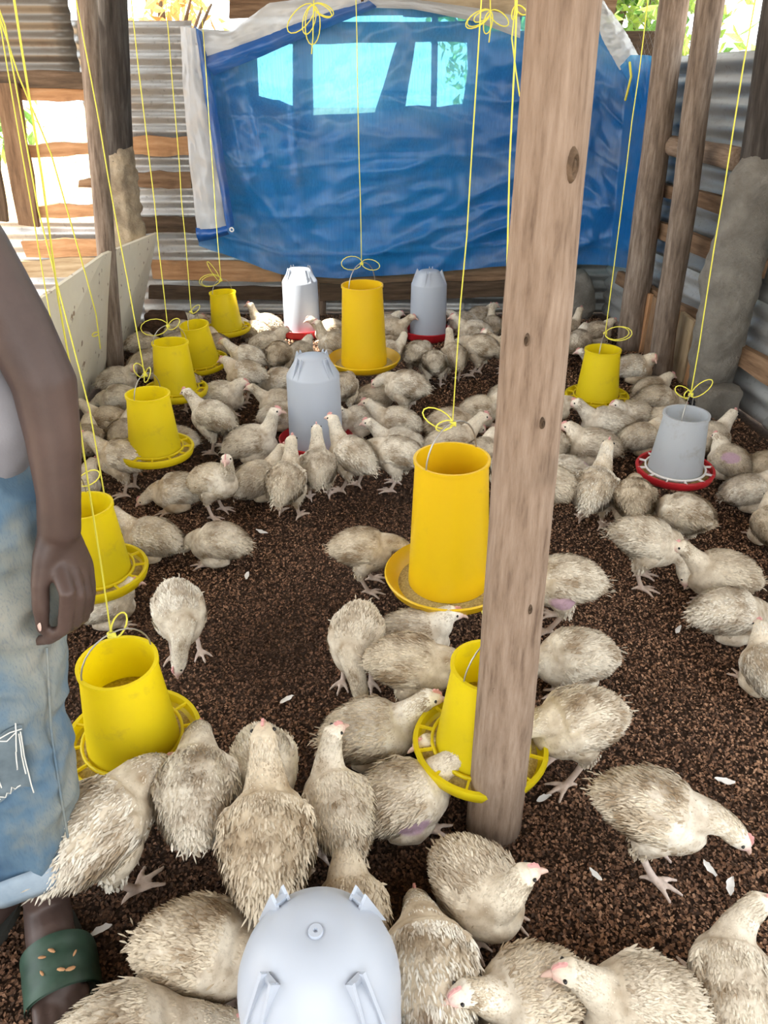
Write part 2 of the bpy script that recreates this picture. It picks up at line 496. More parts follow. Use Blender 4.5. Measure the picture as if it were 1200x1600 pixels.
def make_litter(n=300000):
    rg = np.random.default_rng(3)
    y = np.concatenate([rg.uniform(0.35, 2.4, int(n * 0.62)), rg.uniform(2.4, 5.0, n - int(n * 0.62))])
    half = np.minimum(0.56 * (y * 0.866 + 0.7) + 0.12, 1.85)
    x = rg.uniform(-1, 1, n) * half
    k = 70000                                                   # the rest of the floor, out to both walls
    y2 = rg.uniform(-0.2, 4.6, k); x2 = rg.uniform(-1.5, 2.1, k); out = np.abs(x2) > 0.56 * (y2 * 0.866 + 0.7) - 0.05
    x = np.concatenate([x, x2[out]]); y = np.concatenate([y, y2[out]]); n = len(x)
    xl = -0.98 - 0.124 * y; xr = 2.04 - 0.124 * y
    ok = (x > xl) & (x < xr); x, y = x[ok], y[ok]; n = len(x)
    L = rg.uniform(0.0026, 0.0056, n) * np.where(y > 2.4, 1.45, 1.0) * np.where(np.abs(x) > 0.56 * (y * 0.866 + 0.7), 1.5, 1.0); Wd = L * rg.uniform(0.45, 0.85, n)
    yaw = rg.uniform(0, 2 * np.pi, n); tl = rg.uniform(-0.7, 0.7, n); ro = rg.uniform(-0.7, 0.7, n)
    u = np.stack([np.cos(yaw) * np.cos(tl), np.sin(yaw) * np.cos(tl), np.sin(tl)], 1)
    s = np.stack([-np.sin(yaw) * np.cos(ro), np.cos(yaw) * np.cos(ro), np.sin(ro)], 1)
    z = 0.001 + 0.007 * rg.random(n) + L * np.abs(np.sin(tl)) * 0.6
    p = np.stack([x, y, z], 1); up = np.array([0, 0, 1.0])
    k = (L * 0.28)[:, None] * up
    V = np.empty((n, 4, 3))
    V[:, 0] = p - u * L[:, None]; V[:, 1] = p + s * Wd[:, None] + k; V[:, 2] = p + u * L[:, None]; V[:, 3] = p - s * Wd[:, None] + k
    base = (np.arange(n) * 4)[:, None]
    T = np.concatenate([base + np.array([0, 2, 1]), base + np.array([0, 3, 2])], 1).reshape(-1, 3)
    me = bpy.data.meshes.new('litter')
    me.vertices.add(n * 4); me.vertices.foreach_set('co', V.reshape(-1))
    me.loops.add(len(T) * 3); me.loops.foreach_set('vertex_index', T.reshape(-1).astype(np.int32))
    me.polygons.add(len(T)); me.polygons.foreach_set('loop_start', np.arange(len(T), dtype=np.int32) * 3)
    me.update(); me.validate()
    patch = 0.5 + 0.5 * np.sin(x * 3.1 + 1.7 * np.sin(y * 2.3)) * np.cos(y * 2.6 + 1.3 * np.sin(x * 2.1 + 1))
    v = rg.random(n) ** 1.6
    damp_shade = np.zeros(n)  # damp spots, with near-floor shade painted into the same flake colour
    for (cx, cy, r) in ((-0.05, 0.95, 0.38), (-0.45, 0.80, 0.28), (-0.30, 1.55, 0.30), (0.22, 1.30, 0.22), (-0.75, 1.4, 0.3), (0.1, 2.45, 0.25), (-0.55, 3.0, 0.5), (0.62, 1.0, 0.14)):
        damp_shade = np.maximum(damp_shade, np.exp(-((x - cx) ** 2 + (y - cy) ** 2) / r ** 2))
    v = v * (0.70 + 0.5 * patch) * (1 - 0.72 * damp_shade)
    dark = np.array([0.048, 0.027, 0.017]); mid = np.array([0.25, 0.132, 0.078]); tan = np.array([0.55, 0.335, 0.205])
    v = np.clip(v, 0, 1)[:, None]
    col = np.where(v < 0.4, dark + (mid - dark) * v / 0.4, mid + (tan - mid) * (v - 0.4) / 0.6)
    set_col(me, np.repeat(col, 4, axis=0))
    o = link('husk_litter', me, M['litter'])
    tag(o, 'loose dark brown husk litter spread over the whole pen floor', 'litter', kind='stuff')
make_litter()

# ------------------------------------------------------------ walls
def slab(name, corners, T, mat, parent):
    c = [Vector(p) for p in corners]
    n = (c[1] - c[0]).cross(c[3] - c[0]).normalized() * T
    V = [p for p in c] + [p - n for p in c]
    Fc = [(0, 1, 2, 3), (7, 6, 5, 4)] + [(i, i + 4, (i + 1) % 4 + 4, (i + 1) % 4) for i in range(4)]
    return link(name, mk_mesh(name, V, Fc, False), mat, parent)

seedc = [0]
def board(parent, xl, zl, xr, zr, h, D, mat, T=0.025):
    """horizontal board on a wall that faces the pen (towards -y)"""
    seedc[0] += 1
    L = math.hypot(xr - xl, zr - zl)
    o = link('plank', plank_mesh(L, h, T, 0.004, seedc[0], 8), M[mat], parent, ((xl + xr) / 2, D, (zl + zr) / 2), (0, math.atan2(zr - zl, xr - xl), math.pi))
    return o

def tin(parent, xl, xr, z0, z1, D, mat, seed):
    return link('corrugated_sheet', sheet_mesh(xr - xl, z1 - z0, seed=seed), M[mat], parent, (xr, D, z0), (0, 0, math.pi))

BD = 5.06
wall_back = tag(empty('wall_back'), kind='structure')
tin(wall_back, -1.80, -1.10, 0.86, 1.67, BD, 'tin', 1)
tin(wall_back, -1.80, -0.55, 0.0, 1.16, BD + 0.02, 'tin', 2)
tin(wall_back, -0.62, 0.60, 0.0, 1.15, BD + 0.035, 'tin', 3)
tin(wall_back, 0.55, 1.62, 0.0, 1.15, BD + 0.02, 'tin_dull', 4)
board(wall_back, -1.579, 1.032, -1.174, 1.025, 0.105, 5.03, 'plank_orange')
board(wall_back, -1.585, 0.839, -1.198, 0.839, 0.095, 5.03, 'plank_brown')
board(wall_back, -1.585, 0.579, -1.183, 0.575, 0.100, 5.03, 'plank_dark')
board(wall_back, -1.530, 0.296, -0.402, 0.276, 0.125, 5.03, 'plank_orange', 0.02)
board(wall_back, -1.567, 0.153, -0.634, 0.144, 0.088, 5.02, 'plank_dark', 0.03)
board(wall_back, -0.680, 0.228, 0.425, 0.236, 0.16, 5.02, 'plank_brown', 0.02)
board(wall_back, -0.426, 0.156, 0.849, 0.185, 0.11, 4.99, 'plank_dark', 0.02)
board(wall_back, 0.381, 0.269, 1.267, 0.286, 0.12, 5.02, 'plank_brown', 0.02)
board(wall_back, -0.622, 1.105, 0.541, 1.160, 0.16, 5.04, 'plank_dark', 0.03)
board(wall_back, -0.869, 1.730, 1.302, 1.742, 0.09, 5.05, 'plank_brown', 0.04)
board(wall_back, 0.107, 1.785, 0.890, 1.785, 0.20, 5.00, 'plank_pale', 0.02)
board(wall_back, -0.140, 1.906, 1.262, 1.912, 0.15, 5.00, 'plank_pale', 0.02)
# uprights in the window behind the tarpaulin
def to_height(a, b, z):
    a = Vector(a); b = Vector(b); return a + (b - a) * ((z - a.z) / (b.z - a.z))
def upright(parent, p0, p1, r0, r1, mat, seed=0, n=14, k=16, rough=0.05, name='post'):
    p0 = Vector(p0); p1 = Vector(p1)
    pts = [p0.lerp(p1, i / k) for i in range(k + 1)]
    rad = [r0 + (r1 - r0) * i / k for i in range(k + 1)]
    V, Fc = tube([Vector((0, 0, (p - p0).length)) for p in pts], rad, n, caps=False)
    V = [Vector(v) for v in V]
    for v in V:
        q = Vector((v.x * 12, v.y * 12, v.z * 2.2 + seed * 5))
        s = 1 + rough * 2 * mnoise.noise(q) + rough * mnoise.noise(q * 3.1)
        bend = 0.012 * mnoise.noise(Vector((seed * 3.3, 0, v.z * 1.6)))
        v.x = v.x * s + bend; v.y = v.y * s + bend * 0.5
    m = mk_mesh(name, V, Fc)
    o = link(name, m, M[mat] if isinstance(mat, str) else mat, parent, p0)
    o.rotation_euler = (p1 - p0).to_track_quat('Z', 'Y').to_euler()
    return o
upright(wall_back, (-0.494, 5.070, 1.072), (-0.459, 5.070, 1.856), 0.062, 0.058, 'pole_dark', 1)
upright(wall_back, (0.016, 5.070, 1.124), (0.147, 5.070, 1.646), 0.095, 0.045, 'pole_dark', 2)
upright(wall_back, (0.299, 5.070, 1.159), (0.287, 5.070, 1.856), 0.018, 0.018, 'pole_dark', 3)
upright(wall_back, (0.568, 5.070, 1.090), (0.509, 5.070, 1.856), 0.05, 0.05, 'pole_dark', 4)
upright(wall_back, (-0.424, 5.050, -0.010), (-0.412, 5.050, 0.296), 0.03, 0.03, 'pole_tan', 5)
slab('plank', [(0.44, 5.06, 1.0), (1.62, 5.06, 1.0), (1.62, 5.06, 1.62), (0.52, 5.06, 1.62)], 0.02, M['plank_dark'], wall_back)
slab('plank', [(-1.15, 5.07, 1.0), (-0.76, 5.07, 1.0), (-0.74, 5.07, 1.62), (-1.15, 5.07, 1.62)], 0.02, M['plank_dark'], wall_back)

board(wall_back, -0.784, 1.221, -0.503, 1.160, 0.16, 5.05, 'plank_dark')
board(wall_back, 0.023, 1.166, 0.521, 1.180, 0.14, 5.05, 'plank_dark')
board(wall_back, -0.808, 1.608, 0.496, 1.614, 0.10, 5.05, 'plank_pale')

def wire_mesh(name, xl, xr, z0, z1, D, parent, cell=0.026, r=0.0011):
    V, Fc = [], []
    nx = int((xr - xl) / cell); nz = int((z1 - z0) / (cell * 0.75))
    for i in range(nx + 1):
        pts = []
        for k in range(nz + 1):
            sgn = 1 if (i + k) % 2 else -1
            pts.append(Vector((xl + i * cell + sgn * cell * 0.46, D + 0.012 * mnoise.noise(Vector((i * 0.2, k * 0.2, 1))), z0 + k * cell * 0.75)))
        o = len(V)
        for p in pts:
            for j in range(3):
                a = 2.094 * j
                V.append((p.x + r * math.cos(a), p.y + r * math.sin(a), p.z))
        for k in range(nz):
            for j in range(3):
                j2 = (j + 1) % 3
                Fc.append((o + k * 3 + j, o + k * 3 + j2, o + k * 3 + 3 + j2, o + k * 3 + 3 + j))
    m = mk_mesh(name, V, Fc, False)
    o = link(name, m, M['mesh_wire'], parent)
    o['kind'] = 'stuff'
    return o
wire_mesh('wire_mesh', -1.95, -0.60, 1.60, 2.7, 5.10, wall_back)
wire_mesh('wire_mesh', 0.95, 1.75, 1.45, 2.7, 5.10, wall_back, 0.03, 0.0009)

# pen partition on the left: white faced boards standing on edge
wall_left = tag(empty('wall_left'), kind='structure')
slab('white_board', [(-1.593, 4.782, 0.0), (-1.502, 3.693, 0.0), (-1.349, 3.700, 0.644), (-1.377, 4.740, 0.572)][::-1], 0.014, M['white_board'], wall_left)
slab('white_board', [(-1.502, 3.693, 0.0), (-1.28, 1.5, 0.0), (-1.27, 1.5, 0.63), (-1.349, 3.700, 0.644)][::-1], 0.014, M['white_board'], wall_left)
# open framed wall beyond the partition: window with planks and wire
LD = 4.82
wl = tag(empty('wall_side'), kind='structure')
tin(wl, -3.3, -1.70, 1.40, 2.15, LD, 'tin_rusty', 5)
tin(wl, -3.3, -1.56, 0.0, 0.62, LD + 0.02, 'tin', 6)
board(wl, -2.352, 1.378, -1.470, 1.372, 0.085, 4.77, 'plank_dark', 0.04)
board(wl, -2.075, 1.310, -1.624, 1.310, 0.075, 4.79, 'plank_orange')
board(wl, -2.101, 1.016, -1.629, 1.033, 0.070, 4.81, 'plank_orange')
board(wl, -1.818, 0.840, -1.568, 0.847, 0.050, 4.81, 'plank_brown')
board(wl, -2.128, 0.690, -1.663, 0.698, 0.075, 4.78, 'plank_orange')
board(wl, -2.210, 0.479, -1.513, 0.494, 0.100, 4.76, 'plank_orange', 0.03)
board(wl, -2.312, 0.353, -1.524, 0.392, 0.110, 4.74, 'plank_pale', 0.02)
for (a, b, w, mt) in (((-2.307, 4.760, 0.639), (-2.220, 4.760, 1.390), 0.07, 'plank_dark'), ((-2.137, 4.740, 0.616), (-2.087, 4.740, 1.360), 0.13, 'plank_brown')):
    a = Vector(a); b = Vector(b)
    o = link('plank', plank_mesh((b - a).length, w, 0.03, 0.004, 70 + int(w * 100)), M[mt], wl, (a + b) / 2)
    d = (b - a).normalized(); side = Vector((0, -1, 0)); up = d.cross(side)
    o.rotation_euler = Matrix((d, side, up)).transposed().to_euler()
wire_mesh('wire_mesh', -2.65, -1.62, 0.72, 1.42, 4.84, wl)
upright(wl, (-1.587, 4.700, 0.549), to_height((-1.587, 4.700, 0.549), (-1.416, 4.700, 1.846), 2.67), 0.085, 0.075, 'pole_dark', 6, name='frame_post')
def lump(name, parts, mat, parent=None, size=0.012, rough=0.012, seed=0, sc=14):
    m = voxel(parts, size, 2)
    p = coords(m)
    nrm = np.empty(len(p) * 3); m.vertices.foreach_get('normal', nrm); nrm = nrm.reshape(-1, 3)
    d = fnoise(p, sc, seed) * rough + fnoise(p, sc * 3, seed + 5) * rough * 0.4
    p = p + nrm * d[:, None]
    m.vertices.foreach_set('co', p.ravel()); m.update()
    return link(name, m, M[mat], parent)
lump('mud_render', [tube([(-1.566, 4.690, 0.522), (-1.543, 4.690, 0.738), (-1.515, 4.690, 1.001)], [0.115, 0.105, 0.085], 12)], 'mud', wl, 0.012, 0.022, 3)

# right wall: corrugated iron with rails, boards and a log
RA = math.radians(97.05)
wall_right = tag(empty('wall_right', (1.98, 0.9, 0), RA), kind='structure')
def rx(D): return (D - 0.9) / 0.992
def rsheet(d0, d1, z0, z1, mat, off, seed):
    return link('corrugated_sheet', sheet_mesh(rx(d1) - rx(d0), z1 - z0, 0.09, 0.011, seed, 18, 0.012), M[mat], wall_right, (rx(d0), off, z0))
rsheet(0.9, 3.1, 0.0, 0.60, 'tin', -0.02, 11)
rsheet(2.9, 5.15, 0.0, 0.60, 'tin', -0.035, 12)
rsheet(0.9, 2.6, 0.52, 1.46, 'tin_dull', 0.0, 13)
rsheet(2.5, 5.15, 0.52, 1.48, 'tin_dull', 0.01, 14)
def rboard(d0, d1, z, h, mat, off=0.02, T=0.03, tilt=0.0):
    seedc[0] += 1
    L = rx(d1) - rx(d0)
    return link('plank', plank_mesh(L, h, T, 0.005, seedc[0], 8), M[mat], wall_right, ((rx(d0) + rx(d1)) / 2, off, z), (0, tilt, 0))
rboard(2.3, 3.6, 0.27, 0.10, 'plank_brown')
rboard(3.5, 4.75, 0.31, 0.09, 'plank_brown')
rboard(3.3, 4.9, 0.66, 0.085, 'plank_brown', 0.025)
rboard(1.0, 3.0, 0.70, 0.085, 'plank_brown', 0.02)
rboard(3.7, 4.95, 0.86, 0.075, 'plank_brown', 0.025)
rboard(1.0, 3.4, 1.12, 0.085, 'plank_dark', 0.02)
for i, (d, w, mt) in enumerate(((4.28, 0.16, 'plank_orange'), (4.10, 0.13, 'plank_brown'), (3.93, 0.15, 'plank_orange'), (3.76, 0.15, 'plank_pale'), (3.60, 0.14, 'plank_orange'), (3.46, 0.12, 'plank_pale'))):
    seedc[0] += 1
    link('plank', plank_mesh(0.33, w, 0.022, 0.004, seedc[0], 4), M[mt], wall_right, (rx(d), 0.06, 0.165), (0, -math.pi / 2, 0))
lg = upright(wall_right, (rx(3.62), 0.06, 1.06), (rx(4.42), 0.07, 1.08), 0.05, 0.045, 'pole_tan', 9, name='log')
wire_mesh('wire_mesh', 0, rx(5.1), 1.46, 2.7, 0.0, wall_right, 0.034, 0.0008)

ROOF = 2.75
# roof: unseen iron sheets; height, rear overhang and back left gap shaped for the light
DRINK_SUN = Vector((-0.508, 4.554, 0.33))
gap = DRINK_SUN + SUN_DIR * ((ROOF - DRINK_SUN.z) / SUN_DIR.z)  # opening placed so the sun beam lands on the drinker
ceiling = tag(empty('ceiling'), kind='structure')
gx0, gx1, gy0, gy1 = gap.x - 0.36, gap.x + 0.12, gap.y - 0.34, gap.y + 0.14
for (x0, x1, y0, y1) in ((-2.9, gx0, -1.4, 5.6), (gx1, 2.4, -1.4, 5.6), (gx0, gx1, -1.4, gy0), (gx0, gx1, gy1, 5.6)):
    link('roof_sheet', mk_mesh('roof_sheet', *boxg(x0, x1, y0, y1, ROOF, ROOF + 0.005), False), M['roof_tin'], ceiling)
for y in (0.9, 2.3, 3.7, 5.35):
    link('rafter', mk_mesh('rafter', *boxg(-2.85, 2.3, y - 0.03, y + 0.03, ROOF - 0.08, ROOF - 0.005), False), M['plank_dark'], ceiling)

# unseen wall added behind the camera to cut low front light, open in the middle
shade_wall_front = tag(empty('shade_wall_front'), kind='structure')
for (x0, x1) in ((-2.9, -0.75), (0.55, 2.3)):
    link('corrugated_sheet', sheet_mesh(x1 - x0, 1.5, seed=20 + int(x1)), M['tin_dull'], shade_wall_front, (x0, -1.05, 0.0))

# ------------------------------------------------------------ posts
def post(p0, p1, r0, r1, mat, seed, label, name='wooden_post', n=22, k=34, rough=0.04):
    o = upright(None, p0, p1, r0, r1, mat, seed, n, k, rough, name)
    return tag(o, label, 'post')
big = post((0.232, 1.021, -0.02), (0.185, 1.04, 2.67), 0.059, 0.030, 'pole_tan', 21, 'thick bare tan wooden pole standing in the foreground')
def knot(z, dx, sz, parent):
    """oval branch scar on the camera side of the pole at height z, dx from its axis"""
    V, Fc = lathe([(0.0, 0.003), (0.35 * sz, 0.002), (0.55 * sz, -0.003), (0.75 * sz, 0.003), (1.0 * sz, 0.001), (1.3 * sz, -0.006)], 14)
    m = mk_mesh('knot', [(v[0] * 0.62, v[1] * 1.6, v[2]) for v in V], Fc)
    o = link('knot', m, M['plank_dark'], parent)
    t = (z + 0.02) / 2.69; p0 = Vector(parent.location); ax = p0.lerp(Vector((0.185, 1.04, 2.67)), t); r = 0.059 + (0.030 - 0.059) * t
    n = Vector((dx, -math.sqrt(max(r * r - dx * dx, 1e-5)), 0)).normalized()
    w = Matrix.Translation(ax + n * r) @ n.to_track_quat('Z', 'Y').to_matrix().to_4x4()
    o.matrix_basis = parent.matrix_basis.inverted() @ w
    return o
for (z, dx, sz) in ((1.265, 0.022, 0.011), (0.93, 0.012, 0.005), (0.60, 0.020, 0.006), (0.42, -0.028, 0.006), (0.405, 0.004, 0.005), (0.17, 0.030, 0.007), (1.05, -0.02, 0.005)):
    knot(z, dx, sz, big)
post((1.453, 4.269, -0.02), (1.365, 4.33, 2.67), 0.075, 0.066, 'pole_grey', 22, 'grey brown wooden post nearest the blue tarpaulin on the right')
post((1.461, 3.752, -0.02), (1.318, 3.77, 2.67), 0.060, 0.056, 'pole_grey', 23, 'split brown wooden post between the other post and the concrete pillar')
post((-1.465, 3.873, -0.02), (-1.155, 3.80, 2.67), 0.046, 0.042, 'pole_grey', 24, 'weathered grey pole in front of the white board partition')

pil = tag(empty('concrete_pillar', (1.562, 3.322, 0)), 'rough concrete pillar with a dark post on top against right wall', 'pillar')
pb = Vector(pil.location)
lump('render', [tube([Vector(q) - pb for q in ((1.563, 3.380, 0.069), (1.563, 3.380, 0.235), (1.546, 3.360, 0.480), (1.536, 3.340, 0.707), (1.522, 3.300, 1.036))], [0.095, 0.115, 0.125, 0.120, 0.105], 14)], 'concrete', pil, 0.014, 0.020, 4, 9)
upright(pil, Vector((1.540, 3.320, 0.966)) - pb, to_height((1.540, 3.320, 0.966), (1.470, 3.300, 1.660), 2.67) - pb, 0.082, 0.075, 'pole_dark', 8, name='core_post')
def block_parts(p, s):
    V, Fc = boxg(-s[0], s[0], -s[1], s[1], -s[2], s[2])
    return [(Vector(v) + Vector(p), 0)[0] for v in V], Fc
lump('footing', [block_parts(Vector((1.548, 3.240, 0.059)) - pb, (0.095, 0.06, 0.085))], 'concrete', pil, 0.012, 0.016, 6, 9)
wp = lump('plaster_lump', [tube([(1.303, 4.980, 0.039), (1.274, 4.980, 0.229)], [0.12, 0.09], 12)], 'concrete', wall_back, 0.014, 0.02, 8, 9)

# ------------------------------------------------------------ tarpaulin
cols = [((-1.128, 4.940, 1.578), (-1.177, 4.940, 0.466)), ((-0.905, 4.940, 1.542), (-0.928, 4.940, 0.379)), ((-0.576, 4.940, 1.584), (-0.666, 4.940, 0.287)),
        ((-0.285, 4.940, 1.680), (-0.292, 4.940, 0.262)), ((-0.071, 4.940, 1.745), (0.000, 4.940, 0.279)), ((0.283, 4.940, 1.722), (0.374, 4.940, 0.303)),
        ((0.679, 4.940, 1.657), (0.787, 4.940, 0.335)), ((0.953, 4.930, 1.733), (1.074, 4.930, 0.345)), ((1.149, 4.900, 1.748), (1.254, 4.910, 0.353)),
        ((1.374, 4.840, 1.490), (1.426, 4.860, 0.359)), ((1.467, 4.520, 1.475), (1.481, 4.520, 0.407))]
ct = np.array([c[0] for c in cols]); cb = np.array([c[1] for c in cols])
cs = np.cumsum(np.r_[0, np.linalg.norm(np.diff(ct, axis=0), axis=1)]); cs /= cs[-1]
def seg_fold(s, t, a, b, w, amp):
    a = np.array(a); b = np.array(b); p = np.array([s, t]); d = b - a
    k = np.clip(np.dot(p - a, d) / np.dot(d, d), 0, 1)
    q = np.linalg.norm((p - a - k * d) * np.array([1.8, 1.0]))
    return amp * math.exp(-(q / w)) * math.sin(math.pi * min(1, max(0, 0.15 + 0.85 * k)))
FOLDS = [((0.10, 0.05), (0.22, 0.98), 0.045, 0.055), ((0.07, 0.15), (0.14, 0.85), 0.03, 0.045), ((0.20, 0.10), (0.235, 0.95), 0.02, 0.04), ((0.02, 0.35), (0.24, 0.92), 0.035, 0.04),
         ((0.24, 0.70), (0.55, 0.55), 0.03, 0.02), ((0.28, 0.95), (0.50, 0.80), 0.03, 0.03), ((0.45, 0.80), (0.72, 0.50), 0.05, 0.035), ((0.50, 0.92), (0.80, 0.62), 0.04, 0.03),
         ((0.12, 0.25), (0.26, 0.42), 0.03, 0.035), ((0.60, 0.30), (0.85, 0.35), 0.03, 0.02), ((0.82, 0.75), (0.98, 0.55), 0.05, 0.03), ((0.36, 0.30), (0.60, 0.42), 0.03, 0.018), ((0.72, 0.95), (0.95, 0.80), 0.04, 0.025)]
def tarp_pt(a, b):
    top = np.array([np.interp(a, cs, ct[:, k]) for k in range(3)]); bot = np.array([np.interp(a, cs, cb[:, k]) for k in range(3)])
    p = top + (bot - top) * b
    d = 0.075 * mnoise.noise(Vector((a * 5, b * 2.6, 0.5))) + 0.034 * (0.35 - abs(mnoise.noise(Vector((a * 9 + b * 5, b * 7 - a * 4, 2.5)))))
    d += 0.016 * (0.3 - abs(mnoise.noise(Vector((a * 17 + b * 6, b * 9 - a * 10, 7.5))))) + 0.004 * mnoise.noise(Vector((a * 50, b * 25, 3.5)))
    for (f0, f1, w, amp) in FOLDS: d += seg_fold(a, b, f0, f1, w, amp)
    for bb in (0.30, 0.52, 0.74, 0.90): d += 0.007 * math.exp(-abs(b - bb) / 0.006)
    for aa in (0.21, 0.36, 0.53, 0.68): d += 0.008 * math.exp(-abs(a - aa) / 0.004)
    d = min(max(d, -0.035), 0.12)
    return (p[0] - d * max(0, (a - 0.86)) * 5, p[1] - d, p[2])
tarp = tag(empty('tarpaulin', (0.3, 4.9, 0.3)), 'large creased blue tarpaulin hung across the back wall', 'tarpaulin')
def tpart(name, part, mat, parent=tarp):
    V, Fc = part
    o = link(name, mk_mesh(name, [Vector(v) - Vector(tarp.location) for v in V], Fc), M[mat], parent)
    return o
sheet = tpart('sheet', grid(170, 110, tarp_pt), 'tarp_blue')
tarp_mat('tarp_hem', (0.016, 0.10, 0.36), (0.05, 0.30, 0.6), 0.02)
def strip(name, A, B, mat, nx=50, ny=14, amp=0.018, off=0.0, seed=0):
    A = np.array(A); B = np.array(B)
    def cum(q):
        s = np.cumsum(np.r_[0, np.linalg.norm(np.diff(q, axis=0), axis=1)]); return s / s[-1]
    sa, sb = cum(A), cum(B)
    def f(a, b):
        p = np.array([np.interp(a, sa, A[:, k]) for k in range(3)]); q = np.array([np.interp(a, sb, B[:, k]) for k in range(3)])
        r = p + (q - p) * b
        d = off + amp * (mnoise.noise(Vector((a * 7, b * 2.5, seed))) + 0.6 * (0.3 - abs(mnoise.noise(Vector((a * 14, b * 6, seed + 4))))) * 2) + 0.03 * math.sin(math.pi * b)
        return (r[0], r[1] - d, r[2])
    return tpart(name, grid(nx, ny, f), mat)
strip('folded_edge', [(-1.065, 4.860, 1.622), (-0.848, 4.860, 1.610), (-0.626, 4.860, 1.736), (-0.138, 4.860, 1.790)], [(-1.009, 4.840, 1.471), (-0.708, 4.840, 1.556), (-0.420, 4.840, 1.650), (-0.118, 4.840, 1.720)], 'tarp_grey', seed=2)
strip('hem', [(-1.005, 4.830, 1.483), (-0.705, 4.830, 1.567), (-0.418, 4.830, 1.662), (-0.086, 4.830, 1.748)], [(-0.960, 4.840, 1.397), (-0.678, 4.840, 1.490), (-0.387, 4.840, 1.598), (-0.035, 4.840, 1.714)], 'tarp_hem', seed=3, amp=0.008)
strip('folded_edge', [(-1.121, 4.860, 1.628), (-1.148, 4.860, 1.297), (-1.158, 4.850, 0.896), (-1.157, 4.840, 0.578)], [(-1.010, 4.830, 1.618), (-1.009, 4.810, 1.233), (-0.986, 4.800, 0.900), (-0.969, 4.800, 0.600)], 'tarp_grey', seed=5)
strip('hem', [(-1.035, 4.825, 1.632), (-1.015, 4.805, 1.297), (-0.989, 4.795, 0.935), (-0.965, 4.795, 0.593)], [(-0.997, 4.830, 1.603), (-0.959, 4.815, 1.297), (-0.937, 4.800, 0.935), (-0.917, 4.800, 0.607)], 'tarp_hem', seed=6, amp=0.008)
strip('hem', [(-1.162, 4.830, 0.587), (-1.061, 4.800, 0.585), (-0.955, 4.790, 0.608)], [(-1.155, 4.840, 0.503), (-1.062, 4.810, 0.523), (-0.954, 4.800, 0.555)], 'tarp_hem', seed=7, amp=0.004, nx=20, ny=8)
strip('folded_edge', [(1.101, 4.800, 1.762), (1.186, 4.780, 1.571), (1.302, 4.760, 1.421)], [(1.178, 4.790, 1.739), (1.298, 4.770, 1.614), (1.393, 4.750, 1.493)], 'tarp_grey', seed=8)
strip('folded_edge', [(-0.118, 4.860, 1.767), (0.139, 4.860, 1.756), (0.488, 4.860, 1.716), (0.743, 4.860, 1.675)], [(-0.097, 4.840, 1.714), (0.156, 4.840, 1.708), (0.507, 4.840, 1.650), (0.749, 4.840, 1.574)], 'tarp_grey', seed=9, amp=0.01)
strip('corner_flap', [(1.283, 4.700, 1.438), (1.322, 4.660, 1.490), (1.396, 4.600, 1.488), (1.449, 4.500, 1.468)], [(1.377, 4.740, 1.298), (1.440, 4.700, 1.173), (1.482, 4.620, 1.081), (1.497, 4.500, 1.025)], 'tarp_blue', seed=10)
def torus(R, r, n=18, k=8):
    V, Fc = [], []
    for i in range(n):
        a = 2 * math.pi * i / n
        for j in range(k):
            b = 2 * math.pi * j / k
            V.append(((R + r * math.cos(b)) * math.cos(a), r * math.sin(b), (R + r * math.cos(b)) * math.sin(a)))
    for i in range(n):
        for j in range(k):
            Fc.append((i * k + j, i * k + (j + 1) % k, ((i + 1) % n) * k + (j + 1) % k, ((i + 1) % n) * k + j))
    return V, Fc
g = tpart('grommet', xform(torus(0.011, 0.004), Matrix.Translation((-0.925, 4.745, 0.590))), 'white_feather')

# ------------------------------------------------------------ trees beyond the walls
def tree(name, loc, h, r, mat, seed, label, nleaf=2600, size=0.10, cat='tree', z0=0.5):
    rg = np.random.default_rng(seed)
    root = tag(empty(name, loc), label, cat, 'trees and bushes beyond the walls')
    pts = [Vector((0, 0, -0.05)), Vector((0.05, 0, h * 0.3)), Vector((-0.04, 0.05, h * 0.6)), Vector((0.03, 0, h * 0.9))]
    parts = [tube(pts, [0.07, 0.06, 0.045, 0.02], 10)]
    for i in range(6):
        a = rg.uniform(0, 6.28); z = h * rg.uniform(0.3, 0.7)
        e = Vector((math.cos(a) * r * 0.7, math.sin(a) * r * 0.7, z + h * 0.25))
        parts.append(tube([Vector((0, 0, z)), e * 0.5 + Vector((0, 0, z * 0.5)), e], [0.035, 0.025, 0.010], 7))
    link('trunk', mk_mesh('trunk', *merge(*parts)), M['bark'], root)
    d = rg.normal(size=(nleaf, 3)); d /= np.linalg.norm(d, axis=1)[:, None]
    rad = rg.random(nleaf) ** 0.45
    cl = rg.normal(size=(14, 3)) * 0.35
    p = d * rad[:, None] * 0.62 + cl[rg.integers(0, 14, nleaf)]
    p = p * np.array([r, r, h * (1 - z0) * 0.62]) + np.array([0, 0, h * (0.5 + z0 * 0.5)])
    n = nleaf
    u = rg.normal(size=(n, 3)); u /= np.linalg.norm(u, axis=1)[:, None]
    s = np.cross(u, rg.normal(size=(n, 3))); s /= np.linalg.norm(s, axis=1)[:, None]
    k = np.cross(u, s)
    L = size * rg.uniform(0.6, 1.3, n)[:, None]
    V = np.stack([p - u * L, p - u * L * 0.2 + s * L * 0.45 + k * L * 0.12, p + u * L, p - u * L * 0.2 - s * L * 0.45 + k * L * 0.12], 1).reshape(-1, 3)
    b = np.arange(n)[:, None] * 4
    Fc = np.concatenate([b + np.array([0, 1, 2]), b + np.array([0, 2, 3])], 0)
    m = mk_mesh('foliage', V, Fc, False)
    set_col(m, np.repeat(rg.random((n, 1)), 4, axis=0) * np.ones((1, 3)))
    o = link('foliage', m, M[mat], root); o['kind'] = 'stuff'
    return root
